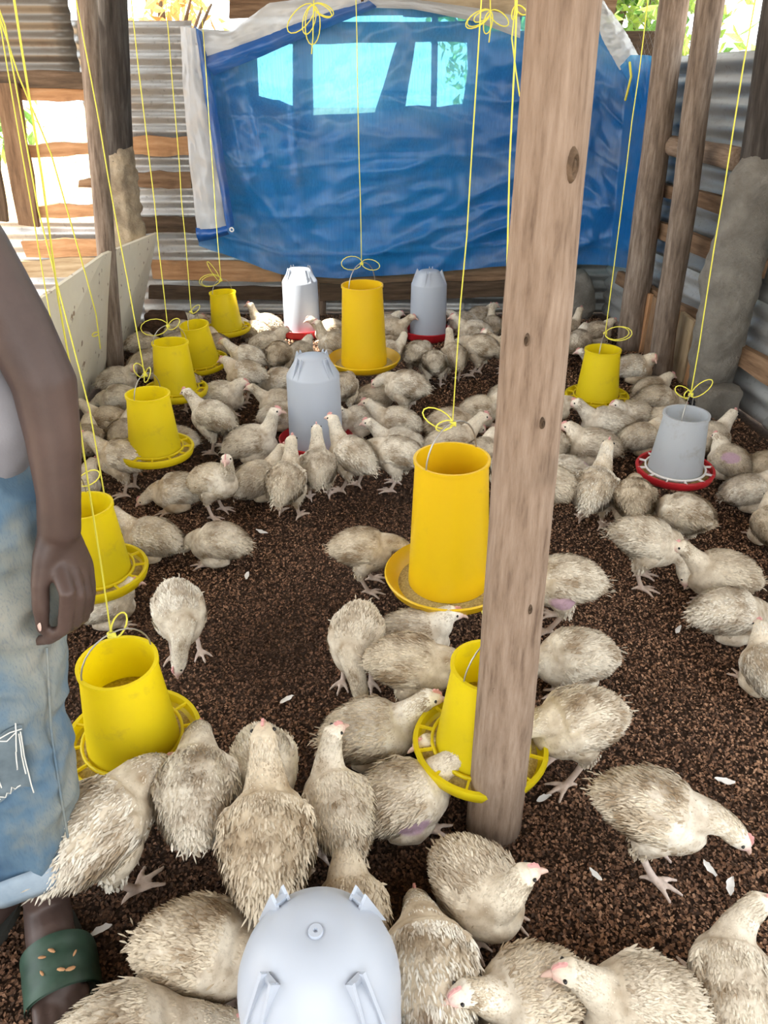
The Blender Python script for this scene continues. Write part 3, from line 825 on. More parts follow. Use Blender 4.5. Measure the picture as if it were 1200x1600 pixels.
tree('leafy_tree', (2.2, 8.4, 0), 3.3, 1.0, 'leaf_green', 1, 'bright green leafy tree seen above the wall behind the right posts', 3200, 0.085, z0=0.3)
tree('leafy_tree', (3.75, 6.3, 0), 3.0, 0.9, 'leaf_green', 2, 'green tree above the right wall at the right edge', 2600, 0.10, z0=0.3)
tree('leafy_tree', (1.55, 11.6, 0), 3.6, 1.0, 'leaf_green', 3, 'pale green tree standing farther back beside the tarpaulin corner', 2600, 0.09, z0=0.3)
tree('flowering_bush', (-2.0, 8.0, 0), 2.6, 0.75, 'leaf_orange', 4, 'orange leaved bush behind the wire netting at the top left', 420, 0.085, 'bush', z0=0.3)
tree('leafy_bush', (-4.4, 8.6, 0), 1.7, 0.8, 'leaf_green', 5, 'green bush seen through the wire window on the left', 300, 0.09, 'bush', z0=0.3)


# ------------------------------------------------------------ hanging feeders
def feeder(x, y, z, label, kind='small', tilt=(0, 0), rz=0.0, group='hanging tube feeders', grille=True, scale=1.0):
    root = tag(empty('poultry_feeder', (x, y, z), rz), label, 'feeder', group)
    root.rotation_euler = (tilt[0], tilt[1], rz); root.scale = (scale * (1.0 if kind == 'big' else 1.07),) * 3
    if kind == 'big': pr, br, tr, h, hm, pm = 0.180, 0.113, 0.095, 0.37, 'gold_plastic', 'gold_plastic'
    elif kind == 'white': pr, br, tr, h, hm, pm = 0.130, 0.090, 0.070, 0.20, 'cloudy_plastic', 'red_plastic'
    else: pr, br, tr, h, hm, pm = 0.134, 0.089, 0.070, 0.20, 'yellow_plastic', 'yellow_plastic'
    z0 = 0.022; t = 0.003
    prof = [(br, z0), (br + (tr - br) * 0.5, z0 + h * 0.5), (tr, z0 + h), (tr + 0.004, z0 + h + 0.001), (tr + 0.004, z0 + h + 0.010), (tr - t, z0 + h + 0.010), (tr - t, z0 + h), (br - t, z0)]
    link('hopper', shade_auto(mk_mesh('hopper', *lathe(prof, 44, True))), M[hm], root)
    if kind == 'big':
        pp = [(0.0, 0.0), (pr * 0.72, 0.0), (pr * 0.93, 0.022), (pr, 0.048), (pr - 0.004, 0.052), (pr * 0.90, 0.028), (pr * 0.70, 0.006), (0.0, 0.006)]
    else:
        pp = [(0.0, 0.0), (pr * 0.80, 0.0), (pr * 0.95, 0.010), (pr, 0.030), (pr - 0.002, 0.036), (pr - 0.010, 0.036), (pr * 0.91, 0.016), (pr * 0.78, 0.006), (0.0, 0.006)]
    pan = link('pan', shade_auto(mk_mesh('pan', *lathe(pp, 48)), 50), M[pm], root)
    link('feed', mk_mesh('feed', *lathe([(pr * 0.86, 0.012), (pr * 0.78, 0.016), (br * 0.98, 0.020)], 36)), M['feed'], pan)
    fh = h * (0.42 if kind == 'big' else 0.50)
    rr = br + (tr - br) * (fh / h) - 0.004
    link('feed', mk_mesh('feed', *lathe([(br - 0.006, z0 - 0.004), (rr, z0 + fh), (rr * 0.5, z0 + fh + 0.012), (0.0, z0 + fh + 0.016)], 32)), M['feed'], root)
    if grille and kind != 'big':
        inner = br + 0.004
        gm = 'white_feather' if kind == 'white' else pm
        ringm = mk_mesh('ring', *lathe([(inner, 0.030), (inner + 0.006, 0.030), (inner + 0.006, 0.037), (inner, 0.037)], 40, True))
        link('ring', ringm, M[gm], pan)
        sp = mk_mesh('spoke', *boxg(inner, pr - 0.004, -0.0022, 0.0022, 0.030, 0.036), False)
        for k in range(12):
            o = link('spoke', sp, M[gm], pan); o.rotation_euler = (0, 0, k * math.pi / 6)
    hw = [Vector((math.cos(a) * tr, 0, z0 + h + 0.004 + 0.075 * math.sin(a) * (1.4 if kind == 'big' else 1))) for a in np.linspace(0, math.pi, 15)]
    hz = link('handle', mk_mesh('handle', *tube(hw, 0.0022 if kind == 'big' else 0.0016, 7)), M['wire'], root)
    hz.rotation_euler = (0, 0, 0.5)
    top = root.matrix_basis @ Vector((0, 0, z0 + h + 0.075 * (1.4 if kind == 'big' else 1)))
    return root, top

def hang(top, via, label, loops=2, size=0.03, seed=0, zend=2.69, group='yellow feeder strings'):
    """string tied to a feeder handle, running up to the roof, with a bow left at the knot"""
    top = Vector(top); via = Vector(via)
    d = (via - top); e = top + d * ((zend - top.z) / d.z)
    rn = random.Random(seed)
    root = tag(empty('hanging_string', top), label, 'string', group)
    k = 14
    pts = [(e - top) * (i / k) + Vector((rn.uniform(-1, 1), rn.uniform(-1, 1), 0)) * 0.002 for i in range(k + 1)]
    link('strand', mk_mesh('strand', *tube(pts, 0.0020 if top.y > 2.2 else 0.0015, 6)), M['string'], root)
    for q in range(loops):
        a0 = rn.uniform(0, 6.28); up = rn.uniform(-0.2, 0.7)
        ax = Vector((math.cos(a0), math.sin(a0) * 0.6, up)).normalized(); bx = Vector((-math.sin(a0) * 0.3, 0.3, 0.8)).normalized()
        L = size * rn.uniform(0.8, 1.6)
        lp = [ax * (L * (1 - math.cos(t)) * 0.9) + bx * (L * 0.5 * math.sin(t)) for t in np.linspace(0, 2 * math.pi, 15)]
        link('bow', mk_mesh('bow', *tube(lp, 0.0018, 6)), M['string'], root)
    kn = [Vector((0.006 * math.cos(t), 0.006 * math.sin(t), 0.010 * t / 12 - 0.005)) for t in np.linspace(0, 12, 22)]
    link('knot', mk_mesh('knot', *tube(kn, 0.003, 6)), M['string'], root)
    return root

f, tp = feeder(-0.537, 1.129, 0.11, 'yellow tube feeder in front left beside the jeans leg', 'small', (0.03, 0.02), 0.3)
hang(tp, (-0.474, 1.120, 1.261), 'yellow string of the front left feeder passing in front of the arm', 1, 0.035, 1)
f, tp = feeder(-0.826, 1.758, 0.11, 'yellow tube feeder half hidden by the hanging hand', 'small', (0.02, 0.0), 1.3)
hang(tp, (-0.858, 1.950, 1.263), 'yellow string of the feeder half hidden by the hand', 2, 0.04, 2)
f, tp = feeder(-0.859, 2.521, 0.14, 'yellow tube feeder third from front in the left row, nearest the arm', 'small', (0.02, 0.02), 0.7)
hang(tp, (-0.894, 2.620, 1.142), 'yellow string of the third feeder in the left row', 2, 0.035, 3)
f, tp = feeder(-0.941, 3.171, 0.13, 'yellow tube feeder fourth from front in the left row', 'small', (0, 0.02), 0.1)
hang(tp, (-0.922, 3.250, 1.460), 'yellow string of the fourth feeder in the left row', 2, 0.045, 4)
f, tp = feeder(-0.925, 3.655, 0.10, 'small tilted yellow feeder just behind the fourth feeder of the left row', 'small', (0.03, -0.14), 0.9, scale=0.92)
hang(tp, (-0.920, 3.750, 1.523), 'yellow string of the tilted feeder in the left row', 1, 0.03, 5)
f, tp = feeder(-0.910, 4.255, 0.10, 'farthest yellow tube feeder of the left row, near the sunlit drinker', 'small', (0, -0.03), 0.4, scale=0.95)
hang(tp, (-0.895, 4.350, 1.551), 'yellow string of the farthest feeder in front of the tarpaulin fold', 3, 0.045, 6)
f, tp = feeder(-0.098, 3.538, 0.14, 'large golden yellow feeder behind the middle white drinker', 'big', (0.02, -0.02), 0.4, 'large tube feeders')
hang(tp, (-0.105, 3.400, 1.590), 'yellow string of the large feeder, hanging down the middle of tarpaulin', 2, 0.05, 7)
f, tp = feeder(0.182, 1.713, 0.12, 'large golden yellow feeder right behind the foreground pole', 'big', (0.0, -0.02), 0.25, 'large tube feeders')
hang(tp, (0.186, 1.720, 1.365), 'yellow string of the large feeder behind the pole', 2, 0.03, 8)
f, tp = feeder(0.203, 1.112, 0.11, 'yellow tube feeder low behind the foot of the foreground pole', 'small', (0.0, 0.03), 0.2)
hang(tp, (0.211, 1.320, 1.117), 'yellow string running up along the left edge of foreground pole', 2, 0.04, 9)
f, tp = feeder(0.965, 3.168, 0.10, 'yellow tube feeder hanging by the right posts', 'small', (0.0, -0.02), 0.6)
hang(tp, (0.952, 3.220, 1.429), 'yellow string in front of the tarpaulin next to the right posts', 2, 0.05, 10)
f, tp = feeder(1.061, 2.415, 0.11, 'white tube feeder with a red pan near right wall', 'white', (0.02, -0.03), 0.5)
hang(tp, (1.016, 2.420, 1.275), 'yellow string of the white feeder in front of the concrete pillar', 3, 0.03, 11)

# loose strings
def loose(pts, label, r=0.0026, loops=None):
    pts = [Vector(p) for p in pts]; b = pts[-1].copy()
    root = tag(empty('loose_string', b), label, 'string')
    link('strand', mk_mesh('strand', *tube([p - b for p in pts], r, 6)), M['string'], root)
    if loops:
        rn = random.Random(len(label))
        for q in range(loops[0]):
            a0 = rn.uniform(3.4, 6.0); L = loops[1] * rn.uniform(0.6, 1.3); at = loops[2] - b
            ax = Vector((math.cos(a0), 0.1, math.sin(a0))); bx = Vector((-math.sin(a0), 0, math.cos(a0)))
            lp = [at + ax * (L * (1 - math.cos(t))) + bx * (L * 0.45 * math.sin(t)) for t in np.linspace(0, 2 * math.pi, 17)]
            link('loop', mk_mesh('loop', *tube(lp, r, 6)), M['string'], root)
    return root
loose([(-1.40, 2.9, 2.69), (-1.255, 2.950, 1.375), (-1.219, 3.000, 1.133), (-1.199, 3.050, 0.688), (-1.200, 3.080, 0.526), (-1.205, 3.080, 0.445), (-1.218, 3.100, 0.370)], 'loose yellow string dangling in front of the white board partition', loops=(1, 0.018, Vector((-1.205, 3.080, 0.445))))
loose([(-1.33, 2.6, 2.69), (-1.072, 2.500, 1.496), (-1.005, 2.300, 1.033), (-0.894, 2.100, 0.497), (-0.846, 1.960, 0.241)], 'slack yellow string beside the elbow at left edge', 0.0022)
loose([(-0.236, 3.600, 2.636), (-0.283, 3.600, 1.636), (-0.292, 3.600, 1.516), (-0.300, 3.600, 1.463)], 'bundle of yellow string loops at the top left of the tarpaulin', 0.0024, (5, 0.055, Vector((-0.284, 3.600, 1.629))))
loose([(0.334, 3.400, 2.565), (0.404, 3.400, 1.620), (0.411, 3.400, 1.549), (0.408, 3.400, 1.495)], 'bundle of yellow string loops at top beside the foreground pole', 0.0024, (5, 0.045, Vector((0.406, 3.400, 1.594))))
loose([(0.319, 2.600, 2.279), (0.382, 2.600, 1.549), (0.379, 2.600, 1.470), (0.398, 2.600, 1.389), (0.416, 2.600, 1.321)], 'yellow string loop against the left edge of foreground pole top', 0.0022, (2, 0.02, Vector((0.384, 2.600, 1.549))))
loose([(1.256, 4.420, 1.450), (1.270, 4.410, 1.388), (1.271, 4.440, 1.316), (1.272, 4.460, 1.283)], 'short yellow cord tying the tarpaulin corner on the right', 0.006)

# ------------------------------------------------------------ drinkers
def drinker(x, y, label, scale=1.0, dome=False, rz=0.4, group='white bell drinkers'):
    root = tag(empty('poultry_drinker', (x, y, 0.002), rz), label, 'drinker', group)
    root.scale = (scale,) * 3
    link('tray', shade_auto(mk_mesh('tray', *lathe([(0, 0), (0.135, 0), (0.152, 0.02), (0.158, 0.055), (0.153, 0.058), (0.145, 0.022), (0.12, 0.012), (0, 0.012)], 44)), 50), M['red_plastic'], root)
    if dome: prof = [(0.113, 0.02), (0.113, 0.10), (0.110, 0.30), (0.107, 0.325), (0.099, 0.352), (0.084, 0.380), (0.062, 0.402), (0.036, 0.413), (0.014, 0.416), (0.010, 0.414), (0.009, 0.418), (0.003, 0.418), (0.002, 0.414), (0.0, 0.414)]
    else: prof = [(0.112, 0.02), (0.112, 0.10), (0.108, 0.328), (0.106, 0.336), (0.104, 0.339), (0.074, 0.388), (0.068, 0.401), (0.056, 0.410), (0.030, 0.414), (0.0, 0.415)]
    body = link('tank', shade_auto(mk_mesh('tank', *lathe(prof, 48)), 38), M['milk_plastic'], root)
    fin = merge(*[([(0.0, s * 0.009 - 0.0022, -0.004), (0.052, s * 0.014 - 0.0022, -0.066), (0.020, s * 0.009 - 0.0022, 0.022), (0.0, s * 0.009 + 0.0022, -0.004), (0.052, s * 0.014 + 0.0022, -0.066), (0.020, s * 0.009 + 0.0022, 0.022)],
                   [(0, 2, 1), (3, 4, 5), (0, 1, 4, 3), (1, 2, 5, 4), (2, 0, 3, 5)]) for s in (-1, 1)], boxg(0.010, 0.017, -0.009, 0.009, 0.0, 0.012))
    fm = mk_mesh('foot', fin[0], fin[1], False)
    for k in range(4):
        a = k * math.pi / 2 + 0.6
        o = link('foot', fm, M['milk_plastic'], body)
        rr, zz = (0.060, 0.392) if dome else (0.055, 0.396)
        o.location = (rr * math.cos(a), rr * math.sin(a), zz); o.rotation_euler = (0, 0, a)
    return root
drinker(-0.087, 0.548, 'white domed drinker in the foreground cut by the bottom edge', 1.0, True, 0.185)
drinker(-0.288, 2.875, 'white drinker with a red tray in the middle of the flock', 1.0, False, 0.3)
drinker(0.268, 4.486, 'white drinker by the back wall behind a row of chickens', 0.98, False, 0.8)
drinker(-0.508, 4.554, 'sunlit white drinker by the back wall under the tarpaulin edge', 0.98, False, 0.1)

# ------------------------------------------------------------ bricks, bag, feathers
def brick(x, y, z, s, rz, label):
    V, Fc = boxg(-s[0], s[0], -s[1], s[1], -s[2], s[2])
    m = voxel([(V, Fc)], 0.009, 4)
    p = coords(m); nrm = np.empty(len(p) * 3); m.vertices.foreach_get('normal', nrm); nrm = nrm.reshape(-1, 3)
    p += nrm * (fnoise(p, 18, x) * 0.008)[:, None]
    m.vertices.foreach_set('co', p.ravel()); m.update()
    o = link('mud_brick', m, M['brick'], None, (x, y, z), (0, 0, rz))
    return tag(o, label, 'brick', 'mud bricks in the corner')
brick(-1.375, 4.442, 0.045, (0.115, 0.055, 0.045), 0.06, 'lower brown mud brick in the corner by the white board')
brick(-1.311, 4.427, 0.133, (0.115, 0.055, 0.044), -0.03, 'upper brown mud brick lying on the other brick')
bag = lump('plastic_bag', [tube([(1.460, 3.250, -0.003), (1.448, 3.250, 0.055)], [0.035, 0.032], 10), tube([(1.433, 3.220, 0.003), (1.477, 3.220, -0.007)], [0.02, 0.018], 8)], 'black_plastic', None, 0.006, 0.02, 2, 30)
tag(bag, 'crumpled black plastic bag at the foot of concrete pillar', 'bag')

def feather_mesh(L, seed):
    rn = random.Random(seed); n = 7; V, Fc = [], []
    for i in range(n + 1):
        t = i / n; w = L * 0.20 * math.sin(math.pi * (0.08 + 0.88 * t)) * rn.uniform(0.8, 1.15)
        x = L * (t - 0.5); y = L * 0.12 * math.sin(t * 2.2)
        V += [(x, y - w, 0.006 + 0.006 * t + 0.004 * rn.random()), (x, y, 0.007 + 0.004 * t), (x, y + w, 0.006 + 0.006 * t + 0.004 * rn.random())]
    for i in range(n):
        o = i * 3
        Fc += [(o, o + 3, o + 4, o + 1), (o + 1, o + 4, o + 5, o + 2)]
    m = mk_mesh('shed_feather', V, Fc)
    return m
for i, (fx, fy, rz, L, lab) in enumerate((
        (0.757, 1.125, 2.9, 0.045, 'small blue white feather on litter right of the pecking chicken'),
        (0.671, 0.872, 1.0, 0.040, 'white down feather on litter below the pecking chicken'),
        (0.644, 0.912, 1.9, 0.035, 'curled pale feather near the beak of the pecking chicken'),
        (0.415, 0.899, 2.2, 0.030, 'tiny white feather left of the pecking chicken toes'),
        (-0.516, 0.785, 0.3, 0.040, 'grey white feather beside the green sandal'),
        (-0.242, 1.371, 0.5, 0.040, 'pale feather on the bare litter right of the front left feeder'),
        (-0.428, 1.914, 1.4, 0.035, 'white feather on open litter right of the lone pecking chicken'),
        (-0.422, 2.183, 2.7, 0.045, 'white feather beside the tail of the resting chicken'),
        (0.837, 1.647, 0.8, 0.035, 'small feather on litter below the right hand sitting chickens'),
        (0.347, 1.074, 0.2, 0.035, 'thin feather lying right of the foreground pole'))):
    o = link('shed_feather', feather_mesh(L, i), M['white_feather'], None, (fx, fy, 0.004), (0, 0, rz))
    tag(o, lab, 'feather', 'shed feathers on the litter')


# ------------------------------------------------------------ chickens
NECKS = {
    'up':   [(0.052, 0.205, 0.046), (0.076, 0.246, 0.033), (0.087, 0.280, 0.0255), (0.098, 0.308, 0.0240), (0.115, 0.306, 0.0175)],
    'fwd':  [(0.058, 0.198, 0.046), (0.090, 0.226, 0.033), (0.113, 0.249, 0.0255), (0.134, 0.266, 0.0240), (0.152, 0.261, 0.0175)],
    'tuck': [(0.052, 0.198, 0.052), (0.074, 0.222, 0.043), (0.088, 0.240, 0.0330), (0.106, 0.250, 0.0248), (0.124, 0.245, 0.0175)],
    'down': [(0.063, 0.178, 0.046), (0.101, 0.148, 0.033), (0.122, 0.112, 0.0255), (0.135, 0.076, 0.0235), (0.144, 0.054, 0.0170)],
    'feed': [(0.063, 0.192, 0.046), (0.098, 0.199, 0.033), (0.126, 0.189, 0.0255), (0.150, 0.168, 0.0235), (0.165, 0.154, 0.0170)],
    'low':  [(0.063, 0.178, 0.046), (0.095, 0.170, 0.034), (0.120, 0.152, 0.0260), (0.142, 0.134, 0.0240), (0.158, 0.124, 0.0175)],
}
PITCH = {'up': -9, 'fwd': -3, 'tuck': 0, 'down': 17, 'feed': 6, 'low': 3}
TRUNK = [(-0.128, 0.156, 0.008, 0.005), (-0.115, 0.163, 0.028, 0.018), (-0.093, 0.171, 0.049, 0.043), (-0.060, 0.178, 0.065, 0.063), (-0.022, 0.178, 0.074, 0.077),
         (0.015, 0.172, 0.076, 0.081), (0.045, 0.170, 0.070, 0.075), (0.070, 0.175, 0.056, 0.060), (0.088, 0.183, 0.034, 0.038)]
CREAM = np.array([0.88, 0.83, 0.72]); DIRT = np.array([0.34, 0.255, 0.165]); PINK = np.array([0.80, 0.66, 0.60]); FACE = np.array([0.76, 0.50, 0.47]); PURPLE = np.array([0.52, 0.37, 0.47])

def rot_xz(p, deg, piv=(0.0, 0.172)):
    a = math.radians(deg); x = p[0] - piv[0]; z = p[-1] - piv[1]
    return (piv[0] + x * math.cos(a) + z * math.sin(a), piv[1] - x * math.sin(a) + z * math.cos(a))

def flakes(P, T, N, L, Wd, lift, col, rg):
    """feathers: base point, flow, normal, length, width, lift -> verts, tris, colours"""
    n = len(P)
    B = np.cross(T, N)
    yaw = rg.normal(0, 0.27, n)[:, None]
    T2 = T * np.cos(yaw) + B * np.sin(yaw); B2 = np.cross(T2, N)
    L = L[:, None]; Wd = Wd[:, None]; lf = lift[:, None]
    V = np.empty((n, 6, 3))
    V[:, 0] = P - N * 0.002
    P = P + N * 0.0018
    mid = P + T2 * L * 0.45 + N * L * lf * 0.65
    V[:, 1] = mid - B2 * Wd * 0.5 - N * Wd * 0.14; V[:, 2] = mid + B2 * Wd * 0.5 - N * Wd * 0.14
    en = P + T2 * L * 0.82 + N * L * lf * 0.9
    V[:, 3] = en - B2 * Wd * 0.36 - N * Wd * 0.12; V[:, 4] = en + B2 * Wd * 0.36 - N * Wd * 0.12
    V[:, 5] = P + T2 * L + N * L * lf * (0.7 + 0.5 * rg.random(n)[:, None])
    b = np.arange(n)[:, None] * 6
    Fc = np.concatenate([b + np.array(q) for q in ([0, 2, 1], [1, 2, 3], [2, 4, 3], [3, 4, 5])], 0)
    c = np.repeat(col[:, None, :], 6, axis=1)
    edge = np.array([0.86, 0.98, 0.98, 1.0, 1.0, 0.92])[None, :, None]
    nn = N + rg.normal(0, 0.16, N.shape); nn /= np.linalg.norm(nn, axis=1)[:, None]
    return V.reshape(-1, 3), Fc, (c * edge).reshape(-1, 3), np.repeat(nn, 6, axis=0)

def chicken_proto(stance, neck, yaw, seed, patch=None):
    rg = np.random.default_rng(seed)
    pitch = PITCH[neck] * (0.6 if stance == 'sit' else 1.0)
    dz = -0.086 if stance == 'sit' else 0.0
    tr = []
    for (x, z, ry, rz) in TRUNK:
        x2, z2 = rot_xz((x, z), pitch)
        tr.append((x2, z2 + dz, ry * (1.06 if stance == 'sit' else 1), rz * (0.98 if stance == 'sit' else 1)))
    ctr = np.array([(a, 0, b) for a, b, _, _ in tr]); RY = np.array([a[2] for a in tr]); RZ = np.array([a[3] for a in tr])
    S = np.linspace(0, 1, len(tr))
    def trunk_at(s):
        c = np.stack([np.interp(s, S, ctr[:, k]) for k in range(3)], -1)
        d = np.stack([np.interp(np.minimum(s + 0.04, 1), S, ctr[:, k]) - np.interp(np.maximum(s - 0.04, 0), S, ctr[:, k]) for k in range(3)], -1)
        d /= np.linalg.norm(d, axis=-1, keepdims=True)
        return c, d, np.interp(s, S, RY), np.interp(s, S, RZ)
    # trunk surface
    V, Fc = [], []; n = 20; k = 26
    for i in range(k + 1):
        c, d, ry, rz = trunk_at(np.array(i / k))
        up = np.array([-d[2], 0, d[0]])
        for j in range(n):
            a = 2 * math.pi * j / n
            q = c + np.array([0, 1, 0]) * ry * math.cos(a) + up * rz * math.sin(a)
            V.append(q)
    for i in range(k):
        for j in range(n):
            Fc.append((i * n + j, i * n + (j + 1) % n, (i + 1) * n + (j + 1) % n, (i + 1) * n + j))
    Fc += [tuple(reversed(range(n))), tuple(range(k * n, (k + 1) * n))]
    parts = [(V, Fc)]
    # neck and head
    nk = [np.array((x, 0.0, z + dz, r)) for (x, z, r) in NECKS[neck]]
    b0 = nk[0].copy(); ang = [0, 0.45, 0.8, 1.0, 1.25]
    npts = [nk[0]]
    for i in range(1, 5):
        d = nk[i] - nk[i - 1]; a = math.radians(yaw) * ang[i]
        q = npts[-1].copy()
        q[0] += d[0] * math.cos(a) - 0; q[1] += d[0] * math.sin(a); q[2] += d[2]; q[3] = nk[i][3]
        npts.append(q)
    npts[1][2] = max(npts[1][2], 0.05); 
    for q in npts: q[2] = max(q[2], 0.026)
    NP = np.array(npts)
    parts.append(tube([tuple(q[:3]) for q in NP], [q[3] for q in NP], 14))
    head = NP[3, :3]; fwd = NP[4, :3] - NP[3, :3]; fwd /= np.linalg.norm(fwd)
    # folded wings
    wings = []
    for sd in (-1, 1):
        wc = []
        for (x, z) in ((0.046, 0.186), (0.020, 0.189), (-0.024, 0.185), (-0.064, 0.173), (-0.098, 0.160)):
            x2, z2 = rot_xz((x, z), pitch); wc.append((x2, z2 + dz))
        wy = [0.056, 0.066, 0.065, 0.051, 0.032]
        wr = [0.022, 0.037, 0.040, 0.030, 0.012]
        pts = [np.array((a[0], sd * y, a[1] - 0.004)) for a, y in zip(wc, wy)]
        wings.append((sd, pts, wr))
        parts.append(tube([tuple(p) for p in pts], wr, 12, [0.40] * 5))
    # legs
    legs = []
    for sd in (-1, 1):
        if stance == 'stand':
            st = rg.uniform(-0.022, 0.022)
            hip = np.array((-0.012, sd * 0.040, 0.125)); hock = np.array((-0.028 + st * 0.4, sd * 0.041, 0.078)); foot = np.array((0.004 + st, sd * 0.043, 0.013))
            parts.append(tube([tuple(hip + np.array((0.015, 0, 0.025))), tuple(hip), tuple((hip + hock) / 2), tuple(hock)], [0.044, 0.040, 0.028, 0.013], 12))
            parts.append(tube([tuple(hock + np.array((0, 0, 0.008))), tuple((hock + foot) / 2), tuple(foot)], [0.0095, 0.0080, 0.0088], 9))
        else:
            foot = np.array((0.035, sd * 0.048, 0.010)); hock = np.array((-0.02, sd * 0.052, 0.02))
            parts.append(tube([(-0.04, sd * 0.045, 0.042), (0.0, sd * 0.050, 0.042), (0.025, sd * 0.047, 0.038)], [0.030, 0.037, 0.028], 12))
            parts.append(tube([tuple(hock), tuple(foot)], [0.010, 0.009], 8))
        legs.append((hock, foot))
        for a, L in ((-34, 0.050), (2, 0.060), (38, 0.050), (172, 0.030)):
            ar = math.radians(a + sd * 8)
            e = foot + np.array((math.cos(ar) * L, math.sin(ar) * L, -0.007))
            m = foot + (e - foot) * 0.55 + np.array((0, 0, 0.005))
            parts.append(tube([tuple(foot), tuple(m), tuple(e)], [0.0076, 0.0060, 0.0042], 8))
    body = voxel(parts, 0.0044, 3, 0.5)
    p = coords(body)
    if p[:, 2].min() < -0.004:
        p[:, 2] = np.maximum(p[:, 2], 0.001); body.vertices.foreach_set('co', p.ravel()); body.update()
    # colour of the body surface
    dn = fnoise(p, 20, seed * 1.7); dn2 = fnoise(p, 55, seed)
    k = np.clip(0.36 + 0.55 * dn + 0.35 * dn2, 0, 1)[:, None]
    col = CREAM * (1 - k) + DIRT * k
    dh = np.linalg.norm(p - head, axis=1)
    k = np.clip((dh - 0.035) / 0.05, 0, 1)[:, None]; col = (CREAM * 1.03) * (1 - k) + col * k      # head and upper neck are cleaner
    df = np.linalg.norm(p - (head + fwd * 0.021 - np.array([0, 0, 0.004])), axis=1)
    k = np.clip(1 - (df - 0.013) / 0.010, 0, 1)[:, None]; col = col * (1 - k) + FACE * k
    for (hock, foot) in legs:
        d = foot - hock; t = np.clip(((p - hock) @ d) / (d @ d), 0, 1)
        dist = np.linalg.norm(p - hock - t[:, None] * d, axis=1)
        k = ((dist < 0.016) & (p[:, 2] < 0.072)) | ((p[:, 2] < 0.024) & (np.linalg.norm(p[:, :2] - foot[:2], axis=1) < 0.078))
        if stance == 'sit': k = (p[:, 2] < 0.018) & (np.linalg.norm(p[:, :2] - foot[:2], axis=1) < 0.072) & (p[:, 0] > 0.03)
        k = k[:, None] * 0.85; col = col * (1 - k) + PINK * (0.85 + 0.15 * dn2[:, None]) * k
    if patch is not None:
        pc = np.array(patch) + np.array((0, 0, dz))
        kd = np.linalg.norm((p - pc) / np.array((0.040, 0.045, 0.022)), axis=1)
        k = np.clip((1.15 - kd) / 0.3, 0, 1)[:, None]; col = col * (1 - k) + PURPLE * k
    set_col(body, np.clip(col, 0.01, 1))
    body.materials.append(M['plumage'])
    # feathers laid over the body
    FV, FF, FCc, FN = [], [], [], []
    def put(P, T, N, L, Wd, lift, clean=0.0):
        if patch is not None:
            pc = np.array(patch) + np.array((0, 0, dz))
            ok = np.linalg.norm((P + T * 0.012 - pc) / np.array((0.042, 0.045, 0.026)), axis=1) > 1.0
            P, T, N, L, Wd, lift = P[ok], T[ok], N[ok], L[ok], Wd[ok], lift[ok]
        m = len(P)
        a = fnoise(P, 20, seed * 1.7)
        a = a + 0.55 * fnoise(P, 60, seed * 0.9)
        kk = np.clip(0.27 + 1.0 * a + rg.normal(0, 0.13, m) - clean, 0, 0.95)[:, None]
        c = CREAM * (1 - kk) + DIRT * kk
        v, f, c, nv = flakes(P, T, N, L, Wd, lift, c * rg.uniform(0.88, 1.08, (m, 1)), rg)
        v[:, 2] = np.maximum(v[:, 2], 0.002)
        o = sum(len(q) for q in FV); FV.append(v); FF.append(f + o); FCc.append(c); FN.append(nv)
    m = 4600
    s = rg.uniform(0.10, 0.97, m); th = rg.uniform(0, 2 * np.pi, m)
    c, d, ry, rz = trunk_at(s)
    up = np.stack([-d[:, 2], np.zeros(m), d[:, 0]], 1); Y = np.array([0, 1.0, 0])[None]
    P = c + Y * (ry * np.cos(th))[:, None] + up * (rz * np.sin(th))[:, None]
    N = Y * (np.cos(th) / ry)[:, None] + up * (np.sin(th) / rz)[:, None]; N /= np.linalg.norm(N, axis=1)[:, None]
    T = -d + np.array([0, 0, -0.35]) * np.abs(np.cos(th))[:, None]; T -= N * (T * N).sum(1)[:, None]; T /= np.linalg.norm(T, axis=1)[:, None]
    put(P, T, N, rg.uniform(0.009, 0.022, m), rg.uniform(0.0016, 0.0044, m), np.abs(rg.normal(0.0, 0.045, m)) + 0.012)
    for (sd, pts, wr) in wings:
        m = 520; pa = np.array(pts); s = rg.uniform(0, 0.93, m); S5 = np.linspace(0, 1, 5)
        c = np.stack([np.interp(s, S5, pa[:, q]) for q in range(3)], 1); r = np.interp(s, S5, wr)
        d = np.stack([np.interp(np.minimum(s + 0.1, 1), S5, pa[:, q]) - np.interp(np.maximum(s - 0.1, 0), S5, pa[:, q]) for q in range(3)], 1); d /= np.linalg.norm(d, axis=1)[:, None]
        ph = rg.uniform(-1.45, 1.45, m)
        N = np.stack([np.zeros(m), sd * np.cos(ph), np.sin(ph) * 0.75], 1); N /= np.linalg.norm(N, axis=1)[:, None]
        P = c + np.stack([np.zeros(m), sd * np.cos(ph) * r * 0.42, np.sin(ph) * r * 1.02], 1)
        T = d - N * (d * N).sum(1)[:, None]; T /= np.linalg.norm(T, axis=1)[:, None]
        put(P, T, N, rg.uniform(0.013, 0.030, m), rg.uniform(0.0022, 0.0058, m), np.abs(rg.normal(0.0, 0.035, m)) + 0.01)
    m = 1300; s = rg.uniform(0, 0.76, m); S5 = np.linspace(0, 1, 5)
    c = np.stack([np.interp(s, S5, NP[:, q]) for q in range(3)], 1); r = np.interp(s, S5, NP[:, 3])
    d = np.stack([np.interp(np.minimum(s + 0.1, 1), S5, NP[:, q]) - np.interp(np.maximum(s - 0.1, 0), S5, NP[:, q]) for q in range(3)], 1); d /= np.linalg.norm(d, axis=1)[:, None]
